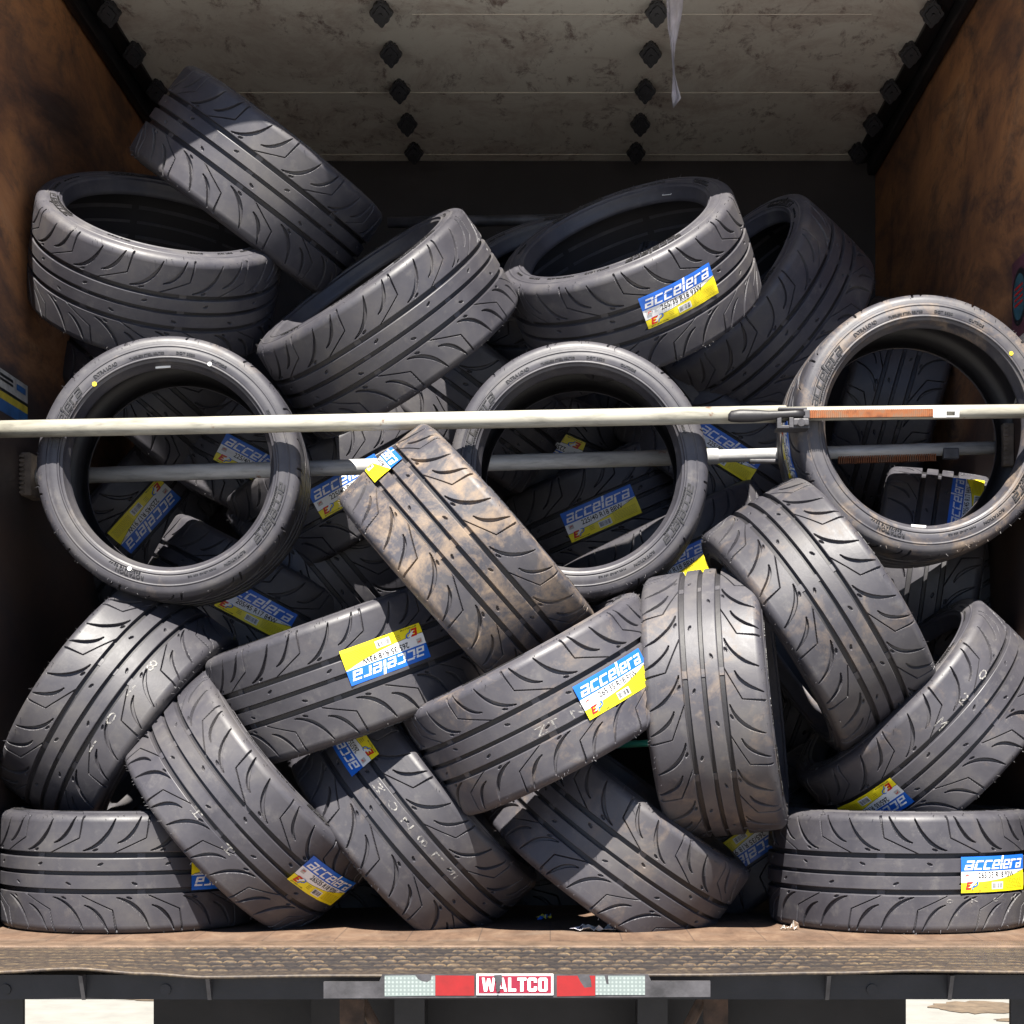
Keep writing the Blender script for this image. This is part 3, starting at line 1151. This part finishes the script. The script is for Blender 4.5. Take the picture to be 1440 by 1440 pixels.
TREAD, (WE, RE) = build_tread()
SIDE_PROF = [(WE, RE), (WE + .0003, .2915), (WE + .0018, .2895), (WE + .0020, .2875), (WE + .0008, .286), (WE + .0026, .276), (WE + .0020, .266), (WE + .0012, .2645),
             (WE + .0030, .2625), (WE + .0028, .258), (WE - .001, .256), (WE - .0035, .250), (WE - .005, .2465), (WE - .011, .2435), (WE - .018, .2395), (WE - .026, .2335), (WE - .032, .2295), (WE - .037, .2287), (WE - .041, .2300)]
SIDE_PROF = [(w_, r_ if r_ > 0.262 else 0.262 - (0.262 - r_) * (0.262 - 0.2405) / (0.262 - 0.2287)) for w_, r_ in SIDE_PROF]
BEAD_END = SIDE_PROF[-1]


def wrap_side(vs, fs, a0, r_mid, flip=False):
    """bend flat print round the sidewall; x along the arc, y outwards"""
    out = []
    w = WE + 0.0040
    for x, y in vs:
        r = r_mid + y
        a = a0 - x / r_mid
        out.append((r * math.cos(a), r * math.sin(a), w))
    return out, fs


def build_sidewall():
    co, q = lathe(catmull(SIDE_PROF, 4))
    me = quads('sidewall', co, q)
    bm = bmesh.new()
    bm.from_mesh(me)
    for f in bm.faces:
        f.material_index = 0

    def add(vs, fs):
        bv = [bm.verts.new(v) for v in vs]
        bt = [bm.verts.new((v[0], v[1], v[2] - 0.0022)) for v in vs]
        cnt = {}
        for f in fs:
            for k in range(len(f)):
                e = (f[k], f[(k + 1) % len(f)])
                cnt[tuple(sorted(e))] = cnt.get(tuple(sorted(e)), 0) + 1
        for f in fs:
            try:
                nf = bm.faces.new([bv[k] for k in f])
                nf.material_index = 1
                for k in range(len(f)):
                    i, j = f[k], f[(k + 1) % len(f)]
                    if cnt[tuple(sorted((i, j)))] == 1:
                        g = bm.faces.new((bv[i], bv[j], bt[j], bt[i]))
                        g.material_index = 1
            except ValueError:
                pass

    for a0 in (R_(82), R_(262)):
        vs, fs = logo(0, -0.006, 0.16, 0.0155)
        add(*wrap_side(vs, fs, a0, 0.2745))
        vs, fs = fit_text('HIGH PERFORMANCE RADIAL', 0.012, -0.013, 0.135, 0.0052)
        add(*wrap_side(vs, fs, a0, 0.2745))
    for a0, txt, ln, hh, rm in ((R_(40), 'EXTRA LOAD', 0.065, 0.0085, 0.2745), (R_(20), 'TUBELESS STEEL BELTED', 0.085, 0.005, 0.2715), (R_(-4), 'DOT 3520', 0.045, 0.006, 0.2725),
                                (R_(-22), 'OUTSIDE', 0.04, 0.006, 0.2740), (R_(168), 'ROTATION', 0.070, 0.0085, 0.2765), (R_(166), '265/35R18 93W', 0.080, 0.006, 0.2675),
                                (R_(205), 'MAX LOAD 650 KG', 0.07, 0.0045, 0.2715), (R_(222), 'ROTATION', 0.06, 0.0065, 0.2745), (R_(300), 'ZERO TREAD', 0.06, 0.0065, 0.2725)):
        vs, fs = fit_text(txt, 0, -hh / 2, ln, hh)
        add(*wrap_side(vs, fs, a0, rm))
    bm.to_mesh(me)
    bm.free()
    me.materials.append(M['rubber'])
    me.materials.append(M['letters'])
    return me


SIDEWALL = build_sidewall()
wb, rb = BEAD_END
LIN = [(wb, rb), (wb + .006, .2475), (wb + .018, .256), (wb + .026, .268), (wb + .025, .286), (wb + .012, .302), (0.078, .3085), (0.04, .3105), (0, .311)]
_h = catmull(LIN, 4)
_f = np.concatenate([_h, np.stack([-_h[::-1][1:, 0], _h[::-1][1:, 1]], -1)])
LINER = quads('inner_liner', *lathe(_f, 160))
LINER.materials.append(M['liner'])
FLIP = Matrix.Rotation(math.pi, 4, 'X')
GROUP = 'tyres heaped in the truck'


def tyre(label, px, py, Z, theta, b, dust=0.06, spin=None, size=1.0, flat=False, labels=(), stamps=(), yaw=None, axis=None, group=GROUP, tone=None):
    """theta: image direction the tread runs in (deg, up is positive); b: how far the nearest part of
    the hoop bulges towards theta+90 (fraction of its radius)"""
    c = PX(px, py, Z)
    d = (c - Vector((0, 0, CAMH))).normalized()
    ex = d.cross(Vector((0, 0, 1))).normalized()
    ey = ex.cross(d)
    t = -d
    th = R_(theta)
    g = ex * math.cos(th) + ey * math.sin(th)
    p = -ex * math.sin(th) + ey * math.cos(th)
    a = p * math.sqrt(1 - b * b) - t * b
    if flat:
        a = Vector((0, 0, 1 if math.cos(th) > 0 else -1))
    if axis is not None:
        a = Vector(axis).normalized()
    n = t - a * t.dot(a)
    if axis is not None:
        up = Vector((0, 0, 1))
        n = up - a * up.dot(a)
    n.normalize()
    y = a.cross(n)
    m = Matrix(((n.x, y.x, a.x), (n.y, y.y, a.y), (n.z, y.z, a.z))).to_4x4()
    root = thing('tyre', label, 'tyre', c, group)
    root.matrix_world = Matrix.Translation(c) @ m @ Matrix.Scale(size, 4)
    rr = random.Random(hash((px, py)) & 0xffff)
    sp = R_(spin if spin is not None else rr.uniform(0, 360))
    ro = Matrix.Rotation(sp, 4, 'Z')
    tone = tone or 0.8 + 0.35 * rr.random() + 0.5 * min(dust, 0.3)

    def part(name, me, mat):
        o = bpy.data.objects.new(name, me)
        link(o, root)
        o.matrix_local = mat
        o['dust'] = float(dust)
        o['tone'] = tone
        return o

    part('tread', TREAD, ro)
    part('sidewall', SIDEWALL, ro if axis is None else Matrix.Identity(4))
    part('sidewall', SIDEWALL, (ro if axis is None else Matrix.Identity(4)) @ FLIP)
    part('inner_liner', LINER, Matrix.Identity(4))
    for txt, phi, w, fl in labels:
        mt = Matrix.Rotation(R_(phi), 4, 'Z') @ Matrix.Translation((0, 0, w))
        if fl:
            mt = Matrix.Rotation(R_(phi), 4, 'Z') @ Matrix.Translation((0, 0, w)) @ Matrix.Rotation(math.pi, 4, 'X')
        part('paper_label', LABELS[txt], mt)
    for txt, phi, w, ln, hh, turn, fl in stamps:
        mt = Matrix.Rotation(R_(phi), 4, 'Z') @ Matrix.Translation((0, 0, w))
        if fl:
            mt = mt @ Matrix.Rotation(math.pi, 4, 'X')
        part('stamped_code', stamp_mesh(txt, ln, hh, turn), mt)
    return root


def dot_on(root, name, ang, r, size, mat, w=None, long=1.0):
    """a paint dot or small tag on the sidewall that faces +axis (angle in the tyre's own frame)"""
    bm = bmesh.new()
    wz = (WE + 0.0042) if w is None else w
    cx, cy = r * math.cos(R_(ang)), r * math.sin(R_(ang))
    ta = Vector((-math.sin(R_(ang)), math.cos(R_(ang))))
    ra = Vector((math.cos(R_(ang)), math.sin(R_(ang))))
    n = 16
    lo, hi = [], []
    for k in range(n):
        a = 2 * math.pi * k / n
        if long > 1:
            u = size * long * max(-1, min(1, 1.5 * math.cos(a)))
            v = size * max(-1, min(1, 1.5 * math.sin(a)))
        else:
            u, v = size * math.cos(a), size * math.sin(a)
        q = Vector((cx, cy)) + ta * u + ra * v
        lo.append(bm.verts.new((q.x, q.y, wz - 0.002)))
        hi.append(bm.verts.new((q.x, q.y, wz)))
    bm.faces.new(hi)
    for k in range(n):
        bm.faces.new((lo[k], lo[(k + 1) % n], hi[(k + 1) % n], hi[k]))
    return from_bm(name, bm, mat, root)


A, B_, C_, D_ = '265/35 R18 93W', '225/40 R18 88W', '225/45 R17 91W', '205/45 R17 84W'

# --- front heap
tyre('tyre lying flat at the bottom left, half hidden by the leaning tyre on its right', 187, 1216, 4.57, 0, 0, 0.05, flat=True, labels=[(A, 42.5, 0.0, True)])
tyre('tyre leaning on the left wall, above the flat tyre in the bottom left corner', 172, 1000, 4.66, 235, -0.22, 0.06, stamps=[('8 1 0 1', -2, 0.060, 0.24, 0.032, True, False)])
tyre('tyre leaning left over the flat corner tyre, its label near the floor', 357, 1127, 4.52, 131, 0.20, 0.08, labels=[(A, -53, -0.034, True)], stamps=[('H H', 2, 0.052, 0.11, 0.028, True, False)])
tyre('tyre with a column of white stamped letters down its tread', 583, 1153, 4.58, -50, -0.12, 0.10, labels=[(A, -50, 0.028, True)],
     stamps=[('M O Z 8 L F', 4, 0.021, 0.27, 0.030, True, False)])
tyre('tilted tyre with a right way up label and the stamped letters ZT', 766, 990, 4.40, 208, 0.08, 0.22, labels=[(A, -31, 0.012, True)], stamps=[('ZT  N', -2, 0.023, 0.12, 0.020, False, True)])
tyre('unlabelled tyre leaning on the floor under the tilted ZT tyre', 866, 1181, 4.58, 143, 0.10, 0.18)
tyre('tyre with an upside down white bordered label, under the dusty brown tyre', 488, 944, 4.50, 20, -0.03, 0.05, labels=[(A, 18, 0.016, True)])
tyre('tyre caked in brown dust leaning just below the long bars', 660, 789, 4.40, -48.5, 0.0, 0.43, labels=[(A, -76, -0.002, False)])
tyre('upright tyre standing on edge beside the ZT tyre, tread facing out', 1008, 988, 4.45, -84, -0.08, 0.24)
tyre('big tyre leaning below the ring on the right, crossed by a bar shadow', 1150, 866, 4.50, -57, 0.15, 0.22)
tyre('curved tyre at the right edge, its upside down label touching the flat tyre', 1298, 1020, 4.62, 45, -0.25, 0.16, labels=[(A, -44, 0.0, True)], stamps=[('M 2 0', 20, 0.055, 0.16, 0.030, True, False)])
tyre('tyre lying flat at the bottom right with a right way up label', 1264, 1216, 4.57, 180, 0, 0.05, flat=True, labels=[(A, -44, 0.002, True)], stamps=[('3 0 7 0', -38, 0.062, 0.19, 0.017, True, False)])

# --- rings held by the two bars
r1 = tyre('ring of a tyre held face on by the bars, leftmost, with a yellow dot', 250, 668, 4.575, 0, 0, 0.14, spin=20, size=1.0, axis=(0.035, -1, 0.02))
r2 = tyre('middle tyre ring held face on behind the dusty brown tyre', 815, 672, 4.585, 0, 0, 0.10, spin=70, size=0.985, axis=(-0.03, -1, 0.03))
r3 = tyre('right tyre ring held face on behind the rusty ratchet', 1283, 612, 4.575, 0, 0, 0.34, spin=200, size=1.0, axis=(0.06, -1, 0.03), labels=[(A, 104, 0.02, False)])
dot_on(r1, 'paint_dot', 42, 0.262, 0.0055, M['yellow_dot'])
dot_on(r1, 'paint_dot', -22, 0.264, 0.005, M['white_dot'])
dot_on(r1, 'paint_dot', 160, 0.264, 0.005, M['white_dot'])
dot_on(r1, 'paint_dot', 68, 0.278, 0.005, M['red_dot'])
dot_on(r1, 'barcode_tag', 4, 0.2445, 0.004, M['white_dot'], WE - 0.022, 4.5)
dot_on(r3, 'barcode_tag', 176, 0.2445, 0.004, M['white_dot'], WE - 0.022, 4.5)
dot_on(r3, 'paint_dot', -50, 0.268, 0.005, M['yellow_dot'])

# --- upper heap
tyre('topmost tyre perched at upper left, nothing on its tread', 363, 259, 4.93, -35, 0.03, 0.06)
tyre('tyre lying open side up under the topmost tyre by the left wall', 219, 373, 4.84, -8, -0.34, 0.05)
tyre('tyre tilted open side up left between the topmost tyre and middle ring', 545, 455, 4.72, 35, -0.13, 0.07)
r4 = tyre('high tyre tilted open side up, wearing a bright blue and yellow label', 888, 392, 4.85, 200, 0.33, 0.06, labels=[(A, -18, -0.018, True)])
tyre('upper tyre behind the labelled one, standing open side left by the right wall', 1064, 444, 5.38, 47, -0.34, 0.12, size=1.05, tone=1.75)
tyre('dim tyre rim peeping out left of the high labelled tyre', 790, 428, 5.25, 14, -0.42, 0.05)


dot_on(r4, 'barcode_tag', 222, 0.2445, 0.004, M['white_dot'], -(WE - 0.022), 3.5)


# --- tyres behind the bars: placed by the label that faces out
def by_label(label, px, py, Zs, theta, txt=None, w=0.0, b=0.0, dust=0.05, phi=0.0, size=1.0):
    return tyre(label, px, py, Zs + RT * size, theta, b, dust, size=size, labels=[(txt, phi, w, False)] if txt else ())


by_label('shaded tyre seen through the left ring, with an upside down label', 203, 725, 5.36, 229, C_, size=1.07)
by_label('shaded tyre with a half hidden label at the right rim of the left ring', 356, 652, 5.12, -27, B_)
by_label('shaded tyre with a steep label between the left ring and dusty tyre', 490, 684, 4.86, 30, B_)
by_label('shaded tyre with an upside down label at the top of the middle ring', 768, 622, 5.45, 157, B_, size=1.07)
by_label('shaded tyre with an upright label low inside the middle ring', 845, 722, 5.28, 23, B_, 0.0, size=1.07)
by_label('shaded tyre with a label between the middle and right rings', 1020, 635, 5.2, -33, B_)
by_label('shaded tyre seen through the right ring, label turned on its side', 1300, 826, 4.76, 82, D_, -0.075, phi=48)
by_label('unlabelled dark tyre high inside the right ring', 1250, 575, 5.35, 74)
by_label('shaded tyre with a drooping label just under the left ring', 360, 858, 4.88, -28, D_)
by_label('shaded tyre with a scrap of blue label below the middle ring', 948, 800, 5.0, 25, B_)
by_label('shaded tyre with a dark label under the upright tyre near the floor', 1050, 1190, 4.75, 215, A)
by_label('unlabelled dark tyre between the upper tilted tyre and middle ring', 645, 548, 4.92, -36)
by_label('unlabelled dark tyre between the middle ring and the tyres above right', 985, 552, 5.22, -50)
by_label('unlabelled dark tyre in the gap between left ring and upside down label', 470, 800, 4.95, -50)
by_label('unlabelled dark tyre with a sunlit patch, high inside the left ring', 225, 560, 5.05, -40)
by_label('dark tyre low in the gap by the right wall under the right ring', 1345, 850, 4.95, 35)
by_label('dark tyre in the hollow under the leaning left tyres', 215, 870, 5.45, 60)
by_label('dark tyre deep in the floor gap right of the stamped tyre', 760, 1220, 5.0, 10)
by_label('dark tyre deep in the floor gap left of the tyre with the stamped letters', 490, 1222, 4.93, 4)
by_label('dark tyre in the gap below the upright tyre and right ring', 1130, 1000, 5.0, 70)
by_label('dark tyre deep in the middle, behind the label in the middle ring', 880, 590, 5.75, 60)

# ------------------------------------------------------------------ cargo bars
BZ = 4.395


def along(bm, p, q, n, fn):
    for k in range(n):
        fn(p + (q - p) * ((k + 0.5) / n))


bar = thing('cargo_bar', 'cream painted cargo bar in front of the rings, with a black handled ratchet', 'cargo bar', PX(720, 591, BZ), 'cargo bars')
BI = Matrix.Translation(-bar.location)


def on(parent, o):
    o.parent = parent
    o.matrix_parent_inverse = Matrix.Translation(-parent.location)
    return o


kL = (604 - 578) / 1440.0
yb_ = lambda px_: 604 - kL * px_ - 2
zl, zr = BZ, BZ
pl = Vector((XL + 0.012, BZ, PX(0, 604, BZ).z))
pr = Vector((XR - 0.012, BZ, PX(1440, 578, BZ).z))
bm = bmesh.new()
add_tube(bm, pl, PX(1105, yb_(1105), BZ), 0.0205, 32)
add_tube(bm, PX(1090, yb_(1090), BZ), pr, 0.0165, 32)
on(bar, from_bm('tube', bm, M['bar_cream'], None, True))
for x, s in ((XL, 1), (XR, -1)):
    bm = bmesh.new()
    z = pl.z if s > 0 else pr.z
    xs = sorted((x + s * 0.001, x + s * 0.0115))
    add_box(bm, xs[0], xs[1], BZ - 0.05, BZ + 0.05, z - 0.05, z + 0.05, 0.004)
    on(bar, from_bm('foot_pad', bm, M['flap']))
# handle: a rounded lever
bm = bmesh.new()
zf = BZ - 0.034
path = [(1024, 586, 0.5), (1028, 584.5, 0.85), (1040, 584, 1.0), (1060, 584, 0.98), (1080, 583.5, 0.75), (1100, 582, 0.6), (1118, 581, 0.6), (1132, 581, 0.6)]
prev = None
for x_, y_, k in path:
    c = PX(x_, y_ + 1, zf)
    ring = []
    for e in range(14):
        a = 2 * math.pi * e / 14
        ring.append(bm.verts.new(c + Vector((0, 0.010 * k * math.cos(a), 0.0155 * k * math.sin(a)))))
    if prev:
        for e in range(14):
            bm.faces.new((prev[e], prev[(e + 1) % 14], ring[(e + 1) % 14], ring[e]))
    else:
        bm.faces.new(ring)
    prev = ring
bm.faces.new(prev)
on(bar, from_bm('handle', bm, M['black_steel'], None, True))
bm = bmesh.new()


def pbox(bm, x0, x1, y0, y1, z0, z1, bev=0.0):
    a, b = PX(x0, y1, z0), PX(x1, y0, z0)
    add_box(bm, a.x, b.x, z0, z1, a.z, b.z, bev)


pbox(bm, 1095, 1135, 573, 575.5, zf - 0.004, BZ + 0.03)
pbox(bm, 1093, 1099, 586, 602, zf - 0.004, zf + 0.02, 0.001)
pbox(bm, 1110, 1116, 587, 601, zf - 0.006, zf + 0.02, 0.001)
pbox(bm, 1093, 1138, 598, 602, zf - 0.002, BZ + 0.03, 0.001)
pbox(bm, 1116, 1138, 588, 598, zf - 0.008, zf + 0.018, 0.003)
pbox(bm, 1130, 1139, 575.6, 588, zf - 0.005, zf + 0.02, 0.002)
add_tube(bm, PX(1127, 594, zf - 0.02), PX(1127, 594, zf), 0.009, 12)
on(bar, from_bm('ratchet_housing', bm, M['dull_steel']))
bm = bmesh.new()
zr_ = BZ - 0.024
p0, p1 = PX(1137, 582.5, zr_), PX(1312, 580.5, zr_)
nT = 62
for k in range(nT):
    c = p0 + (p1 - p0) * ((k + 0.5) / nT)
    wd = (p1 - p0).length / nT
    add_box(bm, c.x - wd * 0.5, c.x + wd * 0.12, zr_ - 0.0045, zr_ + 0.006, c.z - 0.0095, c.z + 0.0095)
    add_box(bm, c.x + wd * 0.12, c.x + wd * 0.5, zr_ - 0.0015, zr_ + 0.006, c.z - 0.0085, c.z + 0.0085)
on(bar, from_bm('ratchet_rack', bm, M['rack']))
bm = bmesh.new()
pbox(bm, 1312.3, 1331, 576, 587, zr_ - 0.004, zr_ + 0.006)
pbox(bm, 1331.1, 1343, 576, 578.4, zr_ - 0.004, zr_ + 0.006)
pbox(bm, 1331.1, 1343, 584.4, 586.6, zr_ - 0.004, zr_ + 0.006)
pbox(bm, 1343.1, 1349, 575.6, 586.6, zr_ - 0.004, zr_ + 0.006)
on(bar, from_bm('rack_end', bm, M['bar_grey']))

BZ2 = 4.745
y2 = lambda px_: 671 - (px_ - 25) * (671 - 630) / (1390 - 25)
bar2 = thing('cargo_bar', 'galvanised cargo bar running behind the three rings, square rubber foot at its left', 'cargo bar', PX(700, y2(700), BZ2), 'cargo bars')
pl2 = Vector((XL + 0.028, BZ2, PX(40, y2(40), BZ2).z))
pr2 = Vector((XR - 0.03, BZ2, PX(1410, y2(1410), BZ2).z))
bm = bmesh.new()
add_tube(bm, pl2, PX(1010, y2(1010), BZ2), 0.0205, 32)
add_tube(bm, PX(1000, y2(1000), BZ2), pr2, 0.0165, 32)
on(bar2, from_bm('tube', bm, M['bar_grey'], None, True))
for x, s, z in ((XL, 1, pl2.z), (XR, -1, pr2.z)):
    bm = bmesh.new()
    xs = sorted((x + s * 0.001, x + s * 0.029))
    add_box(bm, xs[0], xs[1], BZ2 - 0.055, BZ2 + 0.055, z - 0.055, z + 0.055, 0.005)
    for k in range(9):
        add_box(bm, xs[0] - 0.0001, xs[0] + 0.012, BZ2 - 0.0605, BZ2 - 0.0551, z - 0.05 + k * 0.0115, z - 0.044 + k * 0.0115)
    on(bar2, from_bm('foot_pad', bm, M['dusty_pad']))
bm = bmesh.new()
p0, p1 = PX(1178, y2(1178) + 10.5, BZ2 - 0.004), PX(1316, y2(1316) + 10.5, BZ2 - 0.004)
for k in range(44):
    c = p0 + (p1 - p0) * ((k + 0.5) / 44)
    wd = (p1 - p0).length / 44
    add_box(bm, c.x - wd * 0.28, c.x + wd * 0.28, c.y - 0.008, c.y + 0.008, c.z - 0.010, c.z + 0.008)
on(bar2, from_bm('ratchet_rack', bm, M['rack']))
bm = bmesh.new()
pbox(bm, 1327, 1349, y2(1340) - 2, y2(1340) + 13, BZ2 - 0.024, BZ2 - 0.004, 0.003)
on(bar2, from_bm('ratchet_housing', bm, M['dull_steel']))
bm = bmesh.new()
pbox(bm, 1054, 1100, y2(1080) + 6, y2(1080) + 11, BZ2 - 0.014, BZ2 + 0.014, 0.003)
on(bar2, from_bm('handle', bm, M['dull_steel']))
# a third bar far inside, only a glint of it between the upper tyres
far = thing('cargo_bar', 'thin dark cargo bar glinting deep inside between the upper tyres', 'cargo bar', PX(735, 309, 5.75), 'cargo bars')
bm = bmesh.new()
add_tube(bm, PX(545, 313, 5.75), PX(958, 306, 5.75), 0.017, 24)
on(far, from_bm('tube', bm, M['dull_steel'], None, True))

# ------------------------------------------------------------------ notices on the side walls
def wall_print(name, xw, s, shapes, mats, label, cat):
    bm = bmesh.new()
    for vs, fs, mi, layer in shapes:
        bv = [bm.verts.new((xw + s * (0.0015 + layer * 0.0008), z, CAMH + y)) for z, y in vs]
        for f in fs:
            nf = bm.faces.new([bv[k] for k in f])
            nf.material_index = mi
    me = bpy.data.meshes.new(name)
    bm.to_mesh(me)
    bm.free()
    for m in mats:
        me.materials.append(m)
    o = bpy.data.objects.new(name, me)
    COL.objects.link(o)
    tag(o, label, cat)
    return o


def zy(px_, py_, xw):
    Z = F * xw / (px_ - VX)
    return Z, (VY - py_) / F * Z


za, ya = zy(38, 543, XL)
zb = 4.25
h = ya - zy(38, 600, XL)[1]
txtv, txtf = fit_text('BATTERY', 0, 0, 0.16, h * 0.16, 0.02)
tx2, tf2 = fit_text('SERVICE', 0, 0, 0.11, h * 0.16, 0.02)
tx3, tf3 = fit_text('QUALITY PARTS', 0, 0, 0.12, h * 0.07, 0.0)
sh = [(*rects([(zb, ya - h * .44, za, ya)]), 0, 0), (*rects([(zb, ya - h * .52, za, ya - h * .44)]), 3, 0), (*rects([(zb, ya - h * .70, za, ya - h * .52)]), 1, 0), (*rects([(zb, ya - h, za, ya - h * .70)]), 2, 0),
      ([(za - 0.12 + x * .7, ya - h * .26 + y) for x, y in txtv], txtf, 2, 1), ([(za - 0.22 + x * .7, ya - h * .22 + y) for x, y in tx2], tf2, 3, 1),
      ([(za - 0.24 + x * .8, ya - h * .38 + y) for x, y in tx3], tf3, 3, 1)]
sh = sh[:4] + sh[6:] + [(*rects([(za - 0.10, ya - h * .27, za - 0.02, ya - h * .12)]), 2, 1), (*rects([(za - 0.24, ya - h * .17, za - 0.13, ya - h * .10)]), 3, 1), (*rects([(za - 0.24, ya - h * .27, za - 0.13, ya - h * .21)]), 3, 1)]
sh = [s_ for k, s_ in enumerate(sh) if k != 4]
wall_print('wall_sticker', XL, 1, sh, [M['aged_white'], M['aged_yellow'], M['aged_blue'], M['ink']], 'white yellow and blue striped sticker on the left wall above the bar end', 'sticker')
za, ya = zy(1424, 372, XR)
zb = 4.3
yb2 = ya - 0.36
n = 28
cz, cy = za - 0.075, ya - 0.10
circ = lambda r: ([(cz + r * math.cos(2 * math.pi * k / n), cy + r * 1.0 * math.sin(2 * math.pi * k / n)) for k in range(n)], [tuple(range(n))])
sh = [(*rects([(zb, ya - 0.20, za, ya)]), 0, 0), (*rects([(zb, yb2, za, ya - 0.2003)]), 4, 0), (*circ(0.072), 1, 1), (*circ(0.058), 2, 2),
      (*rects([(cz - 0.04, cy - 0.02 + k * 0.014, cz + 0.04, cy - 0.014 + k * 0.014) for k in range(4)]), 3, 3),
      (*rects([(zb + 0.02, ya - 0.235 - k * 0.022, za - 0.02, ya - 0.228 - k * 0.022) for k in range(5)]), 1, 1)]
wall_print('wall_sticker', XR, -1, sh, [plain('notice_maroon', (0.10, 0.03, 0.045), 0.6), M['ink'], plain('notice_teal', (0.03, 0.10, 0.13), 0.6), M['red'], M['grey']],
           'maroon and grey notice with a round teal badge on the right wall', 'sticker')

# ------------------------------------------------------------------ torn film hanging from the roof, scraps on the floor
bm = bmesh.new()
zfilm = 5.0
prof = [(-260, 936, 968), (-120, 936, 965), (0, 937, 961), (20, 938, 959), (40, 939, 955), (52, 941.5, 953), (64, 943, 950), (85, 945, 948), (105, 946, 949), (120, 945.3, 953), (135, 944.5, 957), (138, 944.8, 958), (152, 946, 947.5)]
rows = []
rf = random.Random(2)
for y_, xl, xr in prof:
    row = []
    for k in range(7):
        t_ = k / 6
        x_ = xl + (xr - xl) * t_
        dep = zfilm + 0.02 * math.sin(t_ * 5 + y_ * 0.03) * min(1, (xr - xl) / 16) + 0.012 * math.sin(t_ * 13)
        row.append(bm.verts.new(PX(x_, y_, dep)))
    rows.append(row)
for a, b in zip(rows, rows[1:]):
    for k in range(6):
        bm.faces.new((a[k], a[k + 1], b[k + 1], b[k]))
gf = bmesh.ops.solidify(bm, geom=bm.faces[:], thickness=0.0006)
film = from_bm('torn_plastic_strip', bm, M['film'], None, True)
tag(film, 'torn whitish plastic strip hanging from the roof', 'plastic strip')


def scrap(name, px_, py_, w, d, cols, label, seed):
    Z = F * 0.458 / (py_ - VY)
    c = PX(px_, py_, Z)
    rr = random.Random(seed)
    bm = bmesh.new()
    nx, ny = 8, 4
    g = [[bm.verts.new((c.x + (i / nx - .5) * w * (1 + 0.15 * rr.uniform(-1, 1)), c.y + (j / ny - .5) * d + rr.uniform(-.006, .006), CAMH + YF + 0.002 + abs(rr.gauss(0, 0.006)))) for j in range(ny + 1)] for i in range(nx + 1)]
    for i in range(nx):
        for j in range(ny):
            if (i in (0, nx - 1) and rr.random() < 0.4) or rr.random() < 0.06:
                continue
            f = bm.faces.new((g[i][j], g[i + 1][j], g[i + 1][j + 1], g[i][j + 1]))
            f.material_index = rr.choice(range(len(cols)))
    bmesh.ops.delete(bm, geom=[v for v in bm.verts if not v.link_faces], context='VERTS')
    bmesh.ops.solidify(bm, geom=bm.faces[:], thickness=0.0006)
    o = from_bm(name, bm, cols, None)
    tag(o, label, 'litter')
    return o


scrap('label_scrap', 765, 1293, 0.036, 0.02, [M['yellow'], M['blue']], 'small yellow and blue label scrap in the shade under the tyres', 3)
scrap('torn_wrapper', 835, 1309, 0.10, 0.05, [M['film'], M['grey']], 'torn white wrapper lying at the edge of the floor shadow', 8)
scrap('torn_wrapper', 1110, 1308, 0.045, 0.02, [M['grey'], M['sill']], 'pale crumpled shred on the boards beside the flat tyre on the right', 12)
bm = bmesh.new()
add_tube(bm, PX(868, 1048, 4.72), PX(940, 1043, 4.72), 0.009, 12)
st = from_bm('plastic_strap', bm, M['teal'], None, True)
tag(st, 'teal plastic strap showing between the ZT tyre and the upright tyre', 'strap')
